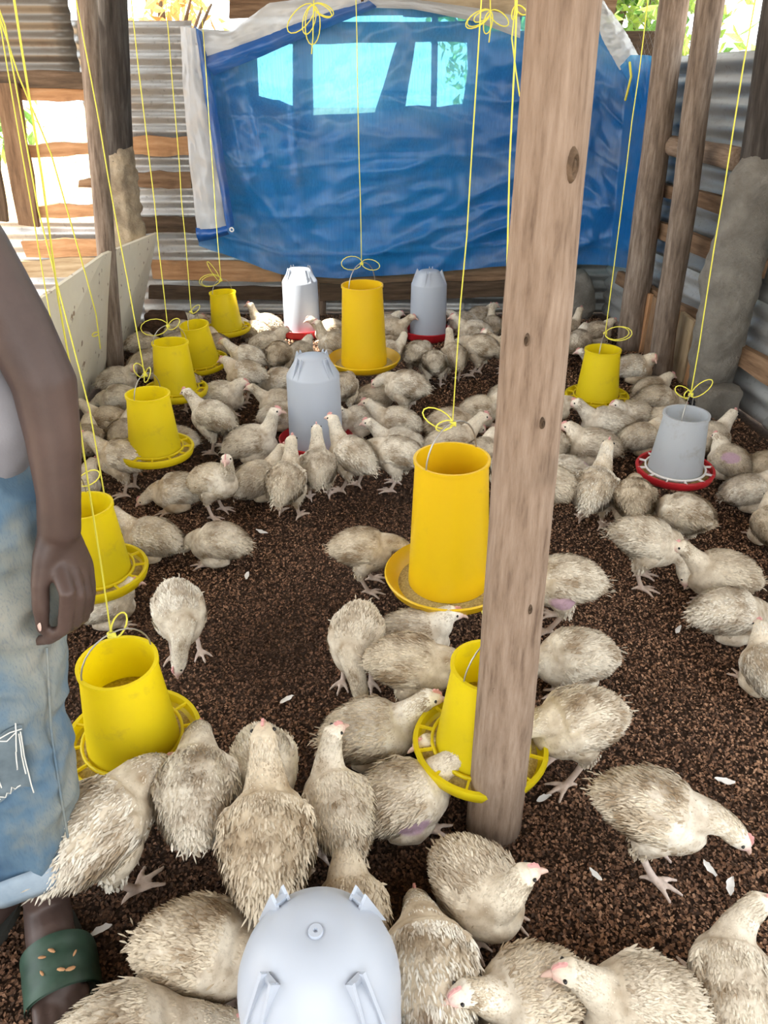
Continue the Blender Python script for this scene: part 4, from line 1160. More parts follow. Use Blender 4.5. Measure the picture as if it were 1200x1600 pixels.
    rv = rg.normal(size=(m, 3)); N = rv - d * (rv * d).sum(1)[:, None]; N /= np.linalg.norm(N, axis=1)[:, None]
    put(c + N * r[:, None] * 0.97, -d, N, rg.uniform(0.006, 0.014, m), rg.uniform(0.0014, 0.0032, m), np.abs(rg.normal(0.0, 0.05, m)) + 0.01, 0.2)
    if stance == 'stand':
        for sd in (-1, 1):
            m = 110; t = rg.random(m); hip = np.array((-0.010, sd * 0.040, 0.140)); hk = np.array((-0.026, sd * 0.041, 0.082))
            c = hip + (hk - hip) * t[:, None]; r = 0.043 + (0.014 - 0.043) * t
            rv = rg.normal(size=(m, 3)); rv[:, 2] *= 0.2; N = rv / np.linalg.norm(rv, axis=1)[:, None]
            T = np.tile(np.array((-0.15, 0, -1.0)), (m, 1)); T -= N * (T * N).sum(1)[:, None]; T /= np.linalg.norm(T, axis=1)[:, None]
            put(c + N * r[:, None], T, N, rg.uniform(0.010, 0.018, m), rg.uniform(0.003, 0.007, m), rg.uniform(0.03, 0.18, m))
    m = 60                                                      # tail tuft
    a = rg.uniform(-0.6, 0.6, m); e = rg.uniform(-0.55, 0.15, m) + math.radians(pitch)
    c = np.tile(np.array(trunk_at(np.array(0.10))[0]), (m, 1)) + rg.normal(0, 0.012, (m, 3))
    T = np.stack([-np.cos(a) * np.cos(e), np.sin(a), np.sin(e)], 1); T /= np.linalg.norm(T, axis=1)[:, None]
    N = np.tile(np.array((0.25, 0, 1.0)), (m, 1)); N -= T * (T * N).sum(1)[:, None]; N /= np.linalg.norm(N, axis=1)[:, None]
    put(c, T, N, rg.uniform(0.014, 0.030, m), rg.uniform(0.0025, 0.0050, m), rg.uniform(0.0, 0.1, m))
    fm = mk_mesh('feathers', np.concatenate(FV), np.concatenate(FF), True)
    fm.normals_split_custom_set_from_vertices(np.concatenate(FN).tolist())
    set_col(fm, np.clip(np.concatenate(FCc), 0.01, 1)); fm.materials.append(M['plumage'])
    # beak, comb, eyes in the frame of the head
    X = Vector(fwd); Yv = Vector((0, 0, 1)).cross(X).normalized(); Z = X.cross(Yv)
    R = Matrix((X, Yv, Z)).transposed().to_4x4(); HM = Matrix.Translation(Vector(head)) @ R @ Matrix.Scale(0.88, 4)
    bk = tube([(0.030, 0, -0.001), (0.042, 0, -0.002), (0.053, 0, -0.006), (0.058, 0, -0.010)], [0.0095, 0.0078, 0.0045, 0.0015], 9, [0.85] * 4)
    cb = [(0.000, 0.0265), (0.006, 0.0305), (0.011, 0.0285), (0.016, 0.0310), (0.021, 0.0260), (0.028, 0.0225), (0.033, 0.0130), (0.022, 0.014), (0.006, 0.020)]
    nn = len(cb)
    cv = [(x, -0.0025, z) for x, z in cb] + [(x, 0.0025, z) for x, z in cb]
    cf = [tuple(range(nn)), tuple(reversed(range(nn, 2 * nn)))] + [(i, i + nn, (i + 1) % nn + nn, (i + 1) % nn) for i in range(nn)]
    ev, ef = lathe([(0.0, 0.0030), (0.0026, 0.0020), (0.0042, -0.001), (0.0046, -0.004)], 10)
    eyes = []
    for sd in (-1, 1):
        q = Matrix.Translation((0.011, sd * 0.0235, 0.006)) @ Matrix.Rotation(-sd * math.pi / 2, 4, 'X')
        eyes.append(mk_mesh('eye', *xform((ev, ef), HM @ q)))
    bmh = mk_mesh('beak', *xform(bk, HM)); cmh = mk_mesh('comb', *xform((cv, cf), HM), False)
    return dict(head=tuple(head), body=body, feathers=fm, beak=bmh, comb=cmh, eyes=eyes)

PROTO = {}
def proto(key):
    if key not in PROTO:
        stance, neck, yaw, seed, patch = VAR[key]
        PROTO[key] = chicken_proto(stance, neck, yaw, seed, patch)
    return PROTO[key]
VAR = {
    'st_up': ('stand', 'up', 0, 1, None), 'st_up_t': ('stand', 'up', 55, 2, None), 'st_fwd': ('stand', 'fwd', 0, 3, None), 'st_fwd_t': ('stand', 'fwd', 50, 4, None),
    'st_down': ('stand', 'down', 0, 5, None), 'st_down_t': ('stand', 'down', 45, 6, None), 'st_feed': ('stand', 'feed', 0, 7, None), 'st_feed_t': ('stand', 'feed', 40, 8, None),
    'si_tuck': ('sit', 'tuck', 0, 9, None), 'si_tuck_t': ('sit', 'tuck', 70, 10, None), 'si_fwd': ('sit', 'fwd', 0, 11, None), 'si_fwd_t': ('sit', 'fwd', 55, 12, None),
    'si_up': ('sit', 'up', 0, 13, None), 'si_up_t': ('sit', 'up', 60, 14, None), 'si_low': ('sit', 'low', 0, 15, None), 'si_low_t': ('sit', 'low', 60, 16, None),
    'si_fwd_p': ('sit', 'fwd', -20, 17, (-0.015, -0.070, 0.165)), 'si_tuck_p': ('sit', 'tuck', 0, 18, (-0.060, -0.045, 0.220)), 'st_feed_p': ('stand', 'feed', 0, 19, (-0.01, 0.070, 0.145)),
}
FLOCK = 'white broiler chickens in the pen'
def chicken(var, x, y, head_deg, scale, flip, label, red=False):
    pr = proto(var); scale *= 0.83
    o = link('chicken', pr['body'])
    o.location = (x, y, 0.004); o.rotation_euler = (0, 0, math.radians(head_deg))
    o.scale = (scale, -scale if flip else scale, scale)
    tag(o, label, 'chicken', FLOCK)
    fo = link('feathers', pr['feathers'], None, o); fo['kind'] = 'stuff'
    link('beak', pr['beak'], M['beak'], o)
    cm = pr['comb']
    if red:
        cm = cm.copy(); cm.materials.clear(); cm.materials.append(M['comb_red'])
        for vv in cm.vertices: vv.co = vv.co + (vv.co - Vector(pr['head'])) * 0.25
    link('comb', cm, M['comb'], o)
    if y < 3.2:
        for e in pr['eyes']: link('eye', e, M['eye'], o)
    return o

# kind, place on the floor, heading (0 = to the right, 90 = away), size, mirrored, label
BIRDS = [
    # foreground
    ('st_feed', -0.480, 0.897, 60, 1.28, 0, 'standing chicken next to the jeans cuff, tail to the leg, reaching to front feeder'),
    ('st_feed', -0.353, 0.966, 100, 1.20, 1, 'large chicken seen from behind with its head over the front left feeder pan'),
    ('st_fwd', -0.272, 1.015, 292, 0.98, 0, 'chicken with pink face turned to the camera, right of the large one at front feeder'),
    ('st_up', -0.187, 0.868, 96, 1.25, 0, 'brownish chicken seen from behind stretching its neck straight up'),
    ('st_up_t', -0.096, 0.924, 112, 1.00, 1, 'slim chicken standing upright just left of the purple patched one'),
    ('si_fwd_p', 0.005, 1.008, 24, 1.12, 0, 'chicken with a bare purple wing patch beside the low feeder behind pole'),
    ('si_fwd', -0.022, 1.200, 8, 1.12, 1, 'chicken with fluffed tail feeding left of the low feeder behind pole'),
    ('si_tuck', 0.124, 1.112, 200, 0.95, 0, 'chicken mostly hidden under the low feeder behind the pole'),
    ('st_feed', 0.073, 1.340, -8, 1.08, 0, 'chicken standing behind the low feeder with back to the drinkers'),
    ('si_tuck', 0.085, 1.538, 5, 1.08, 1, 'chicken lying directly under the large feeder behind the pole'),
    ('st_down_t', -0.070, 1.440, 262, 1.02, 0, 'chicken bowing toward the camera left of the large feeder'),
    ('st_feed', -0.053, 1.861, 0, 1.00, 0, 'chicken with a red comb pecking at the large feeder pan from left', True),
    ('st_down_t', -0.537, 1.549, 292, 1.00, 1, 'lone chicken pecking the bare litter with its tail raised, centre left'),
    ('st_feed_p', 0.487, 1.673, 170, 1.12, 0, 'chicken just right of the pole with purplish bare belly'),
    ('si_low', 0.478, 1.448, 188, 1.12, 0, 'chicken lying with lowered head right of the pole'),
    ('st_feed', 0.409, 1.151, 195, 1.10, 0, 'clean white chicken standing right of pole with its head in low feeder'),
    ('st_feed', 0.521, 0.928, 338, 1.10, 1, 'chicken stepping to the right with lowered pink face on open litter'),
    ('si_up_t', 0.174, 0.823, 302, 1.08, 0, 'chicken sitting at the foot of the foreground pole looking right'),
    ('si_tuck', -0.031, 0.774, 100, 0.98, 0, 'chicken huddled just behind the dome of the foreground drinker'),
    ('si_low', 0.076, 0.672, 96, 1.20, 0, 'brown backed chicken sitting right against the foreground drinker'),
    ('si_fwd', 0.205, 0.647, 198, 1.02, 0, 'sitting chicken with a red beaked face turned to the foreground drinker'),
    ('si_fwd', 0.389, 0.627, 176, 1.08, 1, 'chicken lying at bottom edge with pale pink face lifted to the left'),
    ('si_fwd_t', 0.572, 0.666, 75, 1.02, 1, 'chicken sitting in the bottom right corner'),
    ('si_tuck', 0.149, 0.539, 160, 0.95, 0, 'chicken of which only the head shows at the bottom edge', True),
    ('si_low', -0.289, 0.721, 352, 1.15, 0, 'chicken lying behind and left of the foreground drinker'),
    ('si_low', -0.345, 0.628, 20, 1.25, 1, 'chicken lying in the lower left between the sandal and drinker'),
    # centre left
    ('si_fwd', -0.760, 2.033, 165, 1.05, 0, 'chicken sitting right of the half hidden feeder, head lifted to left'),
    ('si_low', -0.538, 2.010, 170, 1.02, 1, 'chicken lying with ruffled tail pointing right on the open litter'),
    ('si_tuck', -0.789, 1.692, 20, 0.90, 0, 'white chicken lying under the feeder half hidden by the hand'),
    ('st_up_t', -0.595, 2.303, 340, 0.98, 1, 'upright chicken facing right behind the resting pair centre left'),
    ('si_low', -0.752, 2.358, 185, 1.02, 0, 'chicken lying head down to the left behind the upright one'),
    ('st_fwd', -1.007, 2.458, 172, 1.05, 0, 'standing chicken left of the third feeder facing the arm'),
    ('si_tuck', -1.091, 2.408, 60, 1.00, 0, 'chicken lying against the forearm above the half hidden feeder'),
    ('si_tuck', -1.230, 2.808, 100, 1.00, 1, 'chicken lying between the forearm and the white board'),
    ('si_fwd', -1.202, 2.989, 170, 1.05, 1, 'chicken with head raised left along the foot of white board'),
    ('si_tuck', -1.096, 2.874, 85, 0.98, 0, 'chicken lying behind the third feeder of the left row'),
    ('si_low', -1.243, 3.258, 178, 1.05, 0, 'pink faced chicken lying at the foot of the grey left pole'),
    ('si_tuck_t', -1.318, 3.520, 20, 1.02, 1, 'brownish chicken curled in front of the grey left pole'),
    ('si_tuck', -1.237, 3.755, 50, 1.12, 0, 'plump round chicken lying right of the grey left pole'),
    ('si_low', -1.354, 4.101, 12, 1.05, 1, 'chicken lying below the mud bricks'),
    ('si_tuck', -1.166, 4.101, 30, 1.02, 0, 'chicken lying right of the mud bricks under the tilted feeder string'),
    ('si_fwd', -1.200, 4.360, 15, 1.02, 0, 'chicken lying behind the others next to upper mud brick'),
    ('st_feed_t', -0.862, 3.296, 110, 0.92, 1, 'white chicken between the fourth feeder and the tilted feeder'),
    ('si_tuck', -0.945, 4.101, 120, 1.00, 1, 'chicken half behind the tilted feeder of the left row'),
    ('st_fwd', -0.703, 3.657, 168, 1.00, 0, 'chicken with long raised neck facing left near the farthest feeder'),
    ('st_tuckx', -0.677, 3.386, 178, 1.02, 1, 'clean white chicken standing in front of the long necked one'),
    ('si_tuck', -0.754, 3.325, 355, 1.10, 0, 'grey brown chicken lying on litter right of the fourth feeder'),
    ('si_low', -0.566, 3.465, 190, 1.05, 0, 'chicken lying with head down left of the middle drinker'),
    ('si_fwd', -0.496, 3.216, 180, 1.00, 0, 'chicken facing left right beside the middle drinker tank'),
    ('st_fwd', -0.743, 2.835, 150, 1.10, 1, 'chicken leaning its head over the fourth feeder pan'),
    ('si_tuck', -0.840, 2.808, 200, 0.95, 0, 'chicken tucked behind the pan of the third feeder'),
    ('si_up', -0.532, 2.754, 12, 1.15, 0, 'large chicken with raised head facing the middle drinker from left'),
    ('si_fwd', -0.465, 2.437, 48, 1.10, 1, 'chicken leaning up to the middle drinker from lower left'),
    ('st_up', -0.311, 2.323, 80, 1.05, 0, 'brown streaked chicken stretching to the drinker tray, left of two'),
    ('st_up', -0.238, 2.405, 95, 1.00, 1, 'chicken seen from behind drinking at the front of the middle drinker'),
    ('st_up', -0.104, 2.480, 140, 1.08, 0, 'chicken with raised head drinking from the right front of middle drinker'),
    ('st_feed', -0.005, 2.497, 155, 1.05, 1, 'chicken bending to the red tray right of the middle drinker'),
    ('si_fwd', 0.057, 2.741, 165, 1.10, 0, 'chicken leaning to the middle drinker, outer right, with dark wing'),
    ('si_fwd', 0.033, 2.969, 168, 1.10, 1, 'clean white chicken right of the middle drinker with tail to the right'),
    ('si_fwd_t', -0.133, 2.991, 200, 0.98, 0, 'white chicken squeezed against the right side of middle drinker'),
    ('si_tuck', -0.462, 3.078, 10, 0.95, 1, 'pinkish chicken squeezed against the left side of middle drinker'),
    # by the large feeder and the back
    ('st_feed', -0.162, 3.245, 75, 1.00, 0, 'chicken seen from behind left of the farther large feeder'),
    ('st_feed', 0.070, 3.211, 155, 1.12, 0, 'big chicken feeding at the farther large feeder from right'),
    ('si_tuck', -0.036, 3.275, 20, 1.00, 0, 'chicken crouching under the farther large feeder'),
    ('si_low', -0.067, 3.126, 150, 0.85, 0, 'small chicken lying behind the white one right of middle drinker'),
    ('st_feed', -0.539, 3.699, 80, 1.02, 1, 'chicken with bent neck behind the middle drinker'),
    ('si_tuck', -0.651, 4.105, 20, 1.08, 0, 'chicken lying in front of the sunlit drinker'),
    ('si_up', -0.704, 4.497, 172, 1.05, 0, 'sunlit chicken with raised head left of the sunlit drinker'),
    ('si_tuck', -0.777, 4.360, 165, 1.00, 1, 'sunlit chicken lying left of the sunlit drinker in front of the raised head one'),
    ('si_tuck', -1.133, 4.526, 200, 0.95, 0, 'chicken lying behind the farthest yellow feeder'),
    ('si_fwd', -0.324, 4.360, 200, 1.05, 1, 'pink headed chicken between the sunlit drinker and the large feeder'),
    ('st_up', -0.275, 3.898, 165, 0.98, 0, 'chicken standing close behind the farther large feeder'),
    ('si_tuck', -0.456, 3.952, 60, 1.00, 0, 'chicken lying right under the front of the sunlit drinker'),
    ('si_tuck', 0.024, 4.526, 10, 0.95, 0, 'dark chicken by the back wall behind the large feeder'),
    ('si_fwd', 0.132, 4.455, 345, 1.02, 1, 'brownish chicken lying left of the rear right drinker'),
    ('st_fwd_t', 0.050, 3.731, 20, 1.00, 0, 'white necked chicken standing right of the farther large feeder'),
    ('st_feed', 0.158, 3.720, 60, 1.00, 0, 'first from left in the row drinking at the rear right drinker'),
    ('st_feed', 0.251, 3.616, 90, 0.95, 1, 'second from left in the row drinking at the rear right drinker'),
    ('st_up', 0.355, 3.699, 105, 0.98, 0, 'third from left in the row at rear drinker, head raised'),
    ('st_feed', 0.496, 3.785, 150, 1.08, 0, 'rightmost standing chicken in the row at the rear right drinker'),
    ('si_fwd', 0.533, 4.360, 170, 1.05, 1, 'chicken lying behind the row right of the rear drinker'),
    ('si_tuck', 0.459, 4.555, 185, 1.00, 0, 'grey faced chicken right against the rear drinker by the back wall'),
    ('si_tuck', 0.615, 4.673, 20, 1.02, 1, 'chicken lying right at the back wall under the tarpaulin'),
    ('si_up', 0.669, 4.526, 95, 0.90, 0, 'dark necked chicken at the back wall left of the foreground pole'),
    ('st_fwd', 0.644, 3.841, 170, 0.98, 1, 'chicken whose head peeks out left of the foreground pole'),
    # centre right, around the pole
    ('si_fwd', 0.440, 3.137, 15, 1.00, 0, 'chicken with a bright red comb left of the foreground pole', True),
    ('si_low', 0.293, 2.956, 14, 1.10, 1, 'slender chicken lying with tail left, farthest of the pair behind large feeder'),
    ('si_fwd', 0.290, 2.735, 24, 1.20, 0, 'large chicken lying behind the large feeder with its head to the pole'),
    ('si_tuck', 0.396, 2.662, 60, 1.02, 0, 'chicken lying close to the left side of pole behind the large feeder'),
    ('si_tuck', 0.573, 3.298, 40, 0.98, 1, 'white chicken just behind the red combed one at the pole'),
    ('si_tuck', 0.467, 2.551, 90, 1.00, 1, 'chicken hidden mostly by the pole above the large feeder'),
    ('st_feed', 0.721, 2.991, 0, 1.00, 0, 'white headed chicken reaching to the feeder by the right posts'),
    ('si_fwd', 0.949, 2.946, 170, 1.15, 0, 'chicken lying in front of the feeder by the right posts'),
    ('si_tuck', 0.824, 2.735, 165, 1.12, 1, 'chicken lying second in front of the feeder by the right posts'),
    ('si_tuck_p', 0.676, 2.477, 150, 1.12, 0, 'chicken with purplish flank right behind the pole'),
    ('st_fwd', 0.555, 2.255, 155, 1.10, 0, 'chicken standing with one leg visible right of the pole'),
    ('si_tuck', 0.695, 2.735, 80, 1.05, 0, 'upright white chicken squeezed between the pole and the lying pair'),
    ('st_up', 0.724, 2.227, 62, 1.10, 0, 'chicken with its head raised to the right left of the white feeder'),
    ('st_feed', 0.836, 2.163, 75, 1.05, 1, 'chicken feeding at the white feeder from its left'),
    ('st_down', 0.961, 2.056, 118, 1.05, 0, 'chicken bending away in front of the red pan of white feeder'),
    ('st_down_t', 0.798, 1.882, 350, 1.10, 1, 'white chicken pecking the ground to the right on bare litter'),
    ('si_fwd', 1.001, 1.822, 172, 1.12, 0, 'chicken sitting and facing the pecking white one from the right'),
    ('si_low', 0.965, 1.634, 5, 1.10, 0, 'chicken lying with tail to the left, lowest of three at the right edge'),
    ('si_tuck', 0.973, 1.417, 90, 1.00, 0, 'chicken cut by the right edge at mid height'),
    ('si_tuck', 1.297, 2.118, 80, 1.00, 1, 'chicken cut by right edge level with the pecking white one'),
    ('si_tuck', 1.323, 2.358, 10, 1.00, 0, 'chicken lying at the right edge below the purple patched one'),
    ('si_tuck_p', 1.353, 2.602, 105, 1.02, 1, 'chicken with a purple bare rump by the right wall'),
    ('si_tuck', 1.478, 2.568, 30, 0.95, 1, 'chicken against the right wall at the right edge'),
    ('si_fwd', 1.351, 2.799, 35, 1.10, 0, 'white headed chicken lying between the white feeder and the right wall'),
    ('si_tuck', 1.072, 2.821, 20, 1.02, 0, 'brownish chicken lying behind the white feeder'),
    ('si_tuck', 1.094, 3.064, 200, 1.02, 1, 'chicken lying right of the feeder by the posts'),
    ('si_low', 1.280, 3.242, 5, 1.08, 0, 'chicken lying in front of the split post'),
    ('si_tuck', 1.298, 3.394, 15, 0.98, 1, 'chicken lying close against the base of the split post'),
    ('si_low', 1.262, 3.012, 330, 0.98, 0, 'chicken lying left of the black plastic bag'),
    ('si_tuck_t', 1.276, 3.694, 0, 1.08, 1, 'chicken curled up at the foot of the post nearest the tarpaulin'),
    ('si_fwd', 1.154, 3.735, 175, 0.98, 0, 'chicken lying behind the feeder by the right posts'),
    ('si_tuck', 1.109, 4.129, 60, 1.10, 0, 'chicken lying at back right under the plaster lump'),
    ('si_up', 1.111, 4.387, 40, 1.00, 1, 'chicken with raised neck in the back right corner'),
    ('si_tuck', 1.276, 4.360, 10, 0.98, 0, 'chicken lying in back right corner against the wall'),
    ('si_tuck', 0.905, 3.919, 100, 1.00, 1, 'chicken lying right behind the pole near the back wall'),
]
VAR['st_tuckx'] = ('stand', 'tuck', 10, 20, None)
# nobody stands inside a neighbour: nudge close pairs apart on the floor
POS = np.array([[b[1], b[2]] for b in BIRDS]); SC = np.array([b[4] for b in BIRDS])
AX = np.array([[math.cos(math.radians(b[3])), math.sin(math.radians(b[3]))] for b in BIRDS])
OBST = ((-0.288, 2.875, 0.15), (0.268, 4.486, 0.15), (-0.508, 4.554, 0.15), (-0.087, 0.548, 0.13), (0.232, 1.021, 0.06), (1.453, 4.269, 0.08), (1.461, 3.752, 0.065), (-1.465, 3.873, 0.05), (-1.422, 4.595, 0.08), (1.569, 3.322, 0.13))
for it in range(40):
    for i in range(len(POS)):
        for (ox, oy, orr) in OBST:
            d = POS[i] - np.array((ox, oy)); L = np.hypot(*d); need = orr + 0.83 * SC[i] * (0.060 + 0.03 * abs(d @ AX[i]) / max(L, 1e-4))
            if L < need: POS[i] += d / max(L, 1e-4) * (need - L) * 0.6
    for i in range(len(POS)):
        for j in range(i + 1, len(POS)):
            d = POS[j] - POS[i]; L = np.hypot(*d)
            if L > 0.26: continue
            u = d / max(L, 1e-4)
            need = 0.83 * (SC[i] * (0.064 + 0.040 * abs(u @ AX[i])) + SC[j] * (0.064 + 0.040 * abs(u @ AX[j])))
            if L < need:
                k = (need - L) * 0.25
                POS[i] -= u * k; POS[j] += u * k
for b, p in zip(BIRDS, POS): chicken(b[0], float(p[0]), float(p[1]), *b[3:])


# ------------------------------------------------------------ person at the left edge
PB = Vector((-0.66, 0.85, 0.0))
person = empty('person', PB)
tag(person, 'person in grey shirt, rolled ripped jeans and green sandals, one arm hanging down', 'person')
def mir(p): return (-1.32 - p[0], p[1], p[2])
def rel(part): return [Vector(v) - PB for v in part[0]], part[1]
FING = [  # joints of the hand, then radii
    ([(-0.456, 0.878, 0.807), (-0.462, 0.866, 0.765), (-0.439, 0.832, 0.740), (-0.459, 0.836, 0.674), (-0.489, 0.844, 0.649), (-0.514, 0.852, 0.638)], [0.018, 0.0155, 0.0118, 0.0108, 0.0098, 0.0078]),
    ([(-0.452, 0.882, 0.805), (-0.452, 0.876, 0.756), (-0.434, 0.850, 0.723), (-0.454, 0.862, 0.665), (-0.485, 0.885, 0.631)], [0.018, 0.0155, 0.0118, 0.0105, 0.0082]),
    ([(-0.449, 0.886, 0.802), (-0.446, 0.890, 0.744), (-0.436, 0.875, 0.704), (-0.454, 0.888, 0.654), (-0.483, 0.910, 0.623)], [0.018, 0.0150, 0.0110, 0.0100, 0.0080]),
    ([(-0.447, 0.890, 0.800), (-0.442, 0.906, 0.737), (-0.440, 0.900, 0.695), (-0.456, 0.912, 0.650), (-0.479, 0.930, 0.626)], [0.017, 0.0135, 0.0098, 0.0090, 0.0072]),
    ([(-0.461, 0.876, 0.811), (-0.471, 0.856, 0.782), (-0.480, 0.842, 0.745), (-0.484, 0.836, 0.711), (-0.493, 0.840, 0.669)], [0.020, 0.0165, 0.0132, 0.0125, 0.0090]),
]
ARM = ([(-0.615, 0.955, 1.40), (-0.570, 0.950, 1.29), (-0.505, 0.940, 1.175), (-0.466, 0.930, 1.085), (-0.441, 0.915, 1.014), (-0.440, 0.900, 0.939), (-0.444, 0.885, 0.864), (-0.453, 0.880, 0.811)], [0.060, 0.055, 0.048, 0.043, 0.041, 0.035, 0.029, 0.029])
TOES = [(-0.030, 0.014), (-0.010, 0.0105), (0.008, 0.0098), (0.024, 0.0092), (0.038, 0.0088)]
FAX = (Vector((-0.505, 0.60, 0)) - Vector((-0.615, 0.82, 0))).normalized()       # heel to toe, towards the camera
FSD = Vector((-FAX.y, FAX.x, 0))                                                  # to the outer side of the foot
if FSD.x < 0: FSD = -FSD
ANK = Vector((-0.608, 0.800, 0.10))
def fp(a, s, z): return tuple(Vector((ANK.x, ANK.y, 0)) + FAX * a + FSD * s + Vector((0, 0, z)))
foot = [tube([fp(-0.035, 0, 0.060), fp(0.0, 0, 0.068), fp(0.06, 0, 0.068), fp(0.115, 0.002, 0.056), fp(0.155, 0.004, 0.046)], [0.034, 0.040, 0.036, 0.027, 0.021], 14, [1.0, 1.0, 1.15, 1.65, 2.0])]
for (s, r) in TOES:
    foot.append(tube([fp(0.145, s * 0.9, 0.043), fp(0.175 - abs(s - 0) * 0.35, s, 0.044), fp(0.203 - max(0, s + 0.02) * 0.6, s * 1.05, 0.038)], [r * 1.1, r, r * 0.92], 9))
LEG = [tube([(-0.585, 0.95, 0.86), (-0.595, 0.90, 0.65), (-0.602, 0.86, 0.47), (-0.606, 0.84, 0.32), (-0.608, 0.81, 0.16), (ANK.x, ANK.y, 0.085)], [0.085, 0.075, 0.056, 0.052, 0.038, 0.036], 14)] + foot
side = [tube(*ARM, 16)] + [tube(p, r, 10) for (p, r) in FING] + LEG
torso = [tube([(-0.66, 0.955, 0.86), (-0.66, 0.965, 1.0), (-0.69, 0.965, 1.15), (-0.735, 0.96, 1.30), (-0.735, 0.96, 1.39), (-0.735, 0.96, 1.45)], [0.150, 0.140, 0.145, 0.160, 0.150, 0.075], 18, [0.62] * 6),
         tube([(-0.735, 0.965, 1.42), (-0.735, 0.955, 1.52)], [0.058, 0.052], 14),
         tube([(-0.735, 0.935, 1.56), (-0.735, 0.940, 1.62), (-0.735, 0.945, 1.68), (-0.735, 0.950, 1.73)], [0.056, 0.072, 0.077, 0.062], 16, [1.05, 1.15, 1.2, 1.15]),
         tube([(-0.735, 0.862, 1.645), (-0.735, 0.848, 1.625), (-0.735, 0.842, 1.610)], [0.010, 0.013, 0.015], 8),
         tube([(-0.765, 0.868, 1.575), (-0.735, 0.862, 1.575), (-0.705, 0.868, 1.575)], [0.007, 0.010, 0.007], 8)]
for s in (-1, 1):
    torso.append(tube([(-0.735 + s * 0.078, 0.955, 1.665), (-0.735 + s * 0.082, 0.955, 1.635)], [0.014, 0.010], 8))
def mir_arm(p): return (-1.47 - p[0], p[1], p[2])
mirrored = [([(mir if k >= 6 else mir_arm)(v) for v in V], [tuple(reversed(q)) for q in F]) for k, (V, F) in enumerate(side)]
bm_ = voxel([rel(q) for q in side + mirrored + torso], 0.0045, 4, 0.5)
body = link('body', bm_, M['skin'], person)

def cloth(name, parts, mat, size, rough, sc, seed, aniso=(1, 1, 1), parent=person, sm=4):
    m = voxel([rel(q) for q in parts], size, sm)
    p = coords(m); nrm = np.empty(len(p) * 3); m.vertices.foreach_get('normal', nrm); nrm = nrm.reshape(-1, 3)
    q = p * np.array(aniso)
    d = (0.4 - np.abs(fnoise(q, sc, seed)) * 2) * rough + fnoise(q, sc * 2.7, seed + 3) * rough * 0.35
    p = p + nrm * d[:, None]
    m.vertices.foreach_set('co', p.ravel()); m.update()
    return link(name, m, M[mat], parent)
cloth('shirt', [tube([(-0.66, 0.955, 0.945), (-0.66, 0.96, 1.05), (-0.69, 0.965, 1.15), (-0.735, 0.96, 1.30), (-0.735, 0.96, 1.39), (-0.735, 0.96, 1.435)], [0.198, 0.180, 0.170, 0.176, 0.166, 0.09], 24, [0.66] * 6),
                tube([(-0.63, 0.955, 1.40), (-0.580, 0.950, 1.32)], [0.075, 0.070], 14), tube([mir_arm((-0.63, 0.955, 1.40)), mir_arm((-0.580, 0.950, 1.32))], [0.075, 0.070], 14)], 'shirt', 0.009, 0.010, 9, 3, (1, 1, 0.6))
jl = tube([(-0.580, 0.955, 0.86), (-0.584, 0.925, 0.74), (-0.592, 0.895, 0.62), (-0.600, 0.862, 0.48), (-0.604, 0.845, 0.36), (-0.604, 0.825, 0.255), (-0.604, 0.815, 0.21)], [0.104, 0.100, 0.092, 0.086, 0.084, 0.083, 0.080], 20)
jr = ([mir(v) for v in jl[0]], [tuple(reversed(q)) for q in jl[1]])
jeans = cloth('jeans', [jl, jr, tube([(-0.66, 0.96, 0.83), (-0.66, 0.96, 0.90), (-0.66, 0.96, 0.99)], [0.172, 0.178, 0.165], 22, [0.66] * 3)], 'denim', 0.007, 0.013, 11, 7, (1, 1, 1.3))
for q, nm in ((0, 'cuff'), (1, 'cuff')):
    prof = [(0.080, 0.0), (0.090, -0.006), (0.094, 0.010), (0.092, 0.036), (0.086, 0.046), (0.080, 0.040)]
    V, Fc = lathe(prof, 40, True)
    V = [(x * (1 + 0.06 * math.sin(3 * math.atan2(y, x) + 1)), y * (1 + 0.06 * math.sin(2 * math.atan2(y, x))), z + 0.006 * math.sin(4 * math.atan2(y, x) + 2)) for x, y, z in V]
    o = link(nm, mk_mesh(nm, V, Fc), M['denim_inside'], jeans)
    c = Vector((-0.604, 0.816, 0.185))
    if q: c = Vector(mir(c))
    o.location = c - PB; o.rotation_euler = (math.radians(-8), math.radians(-10 if not q else 10), 0.3)
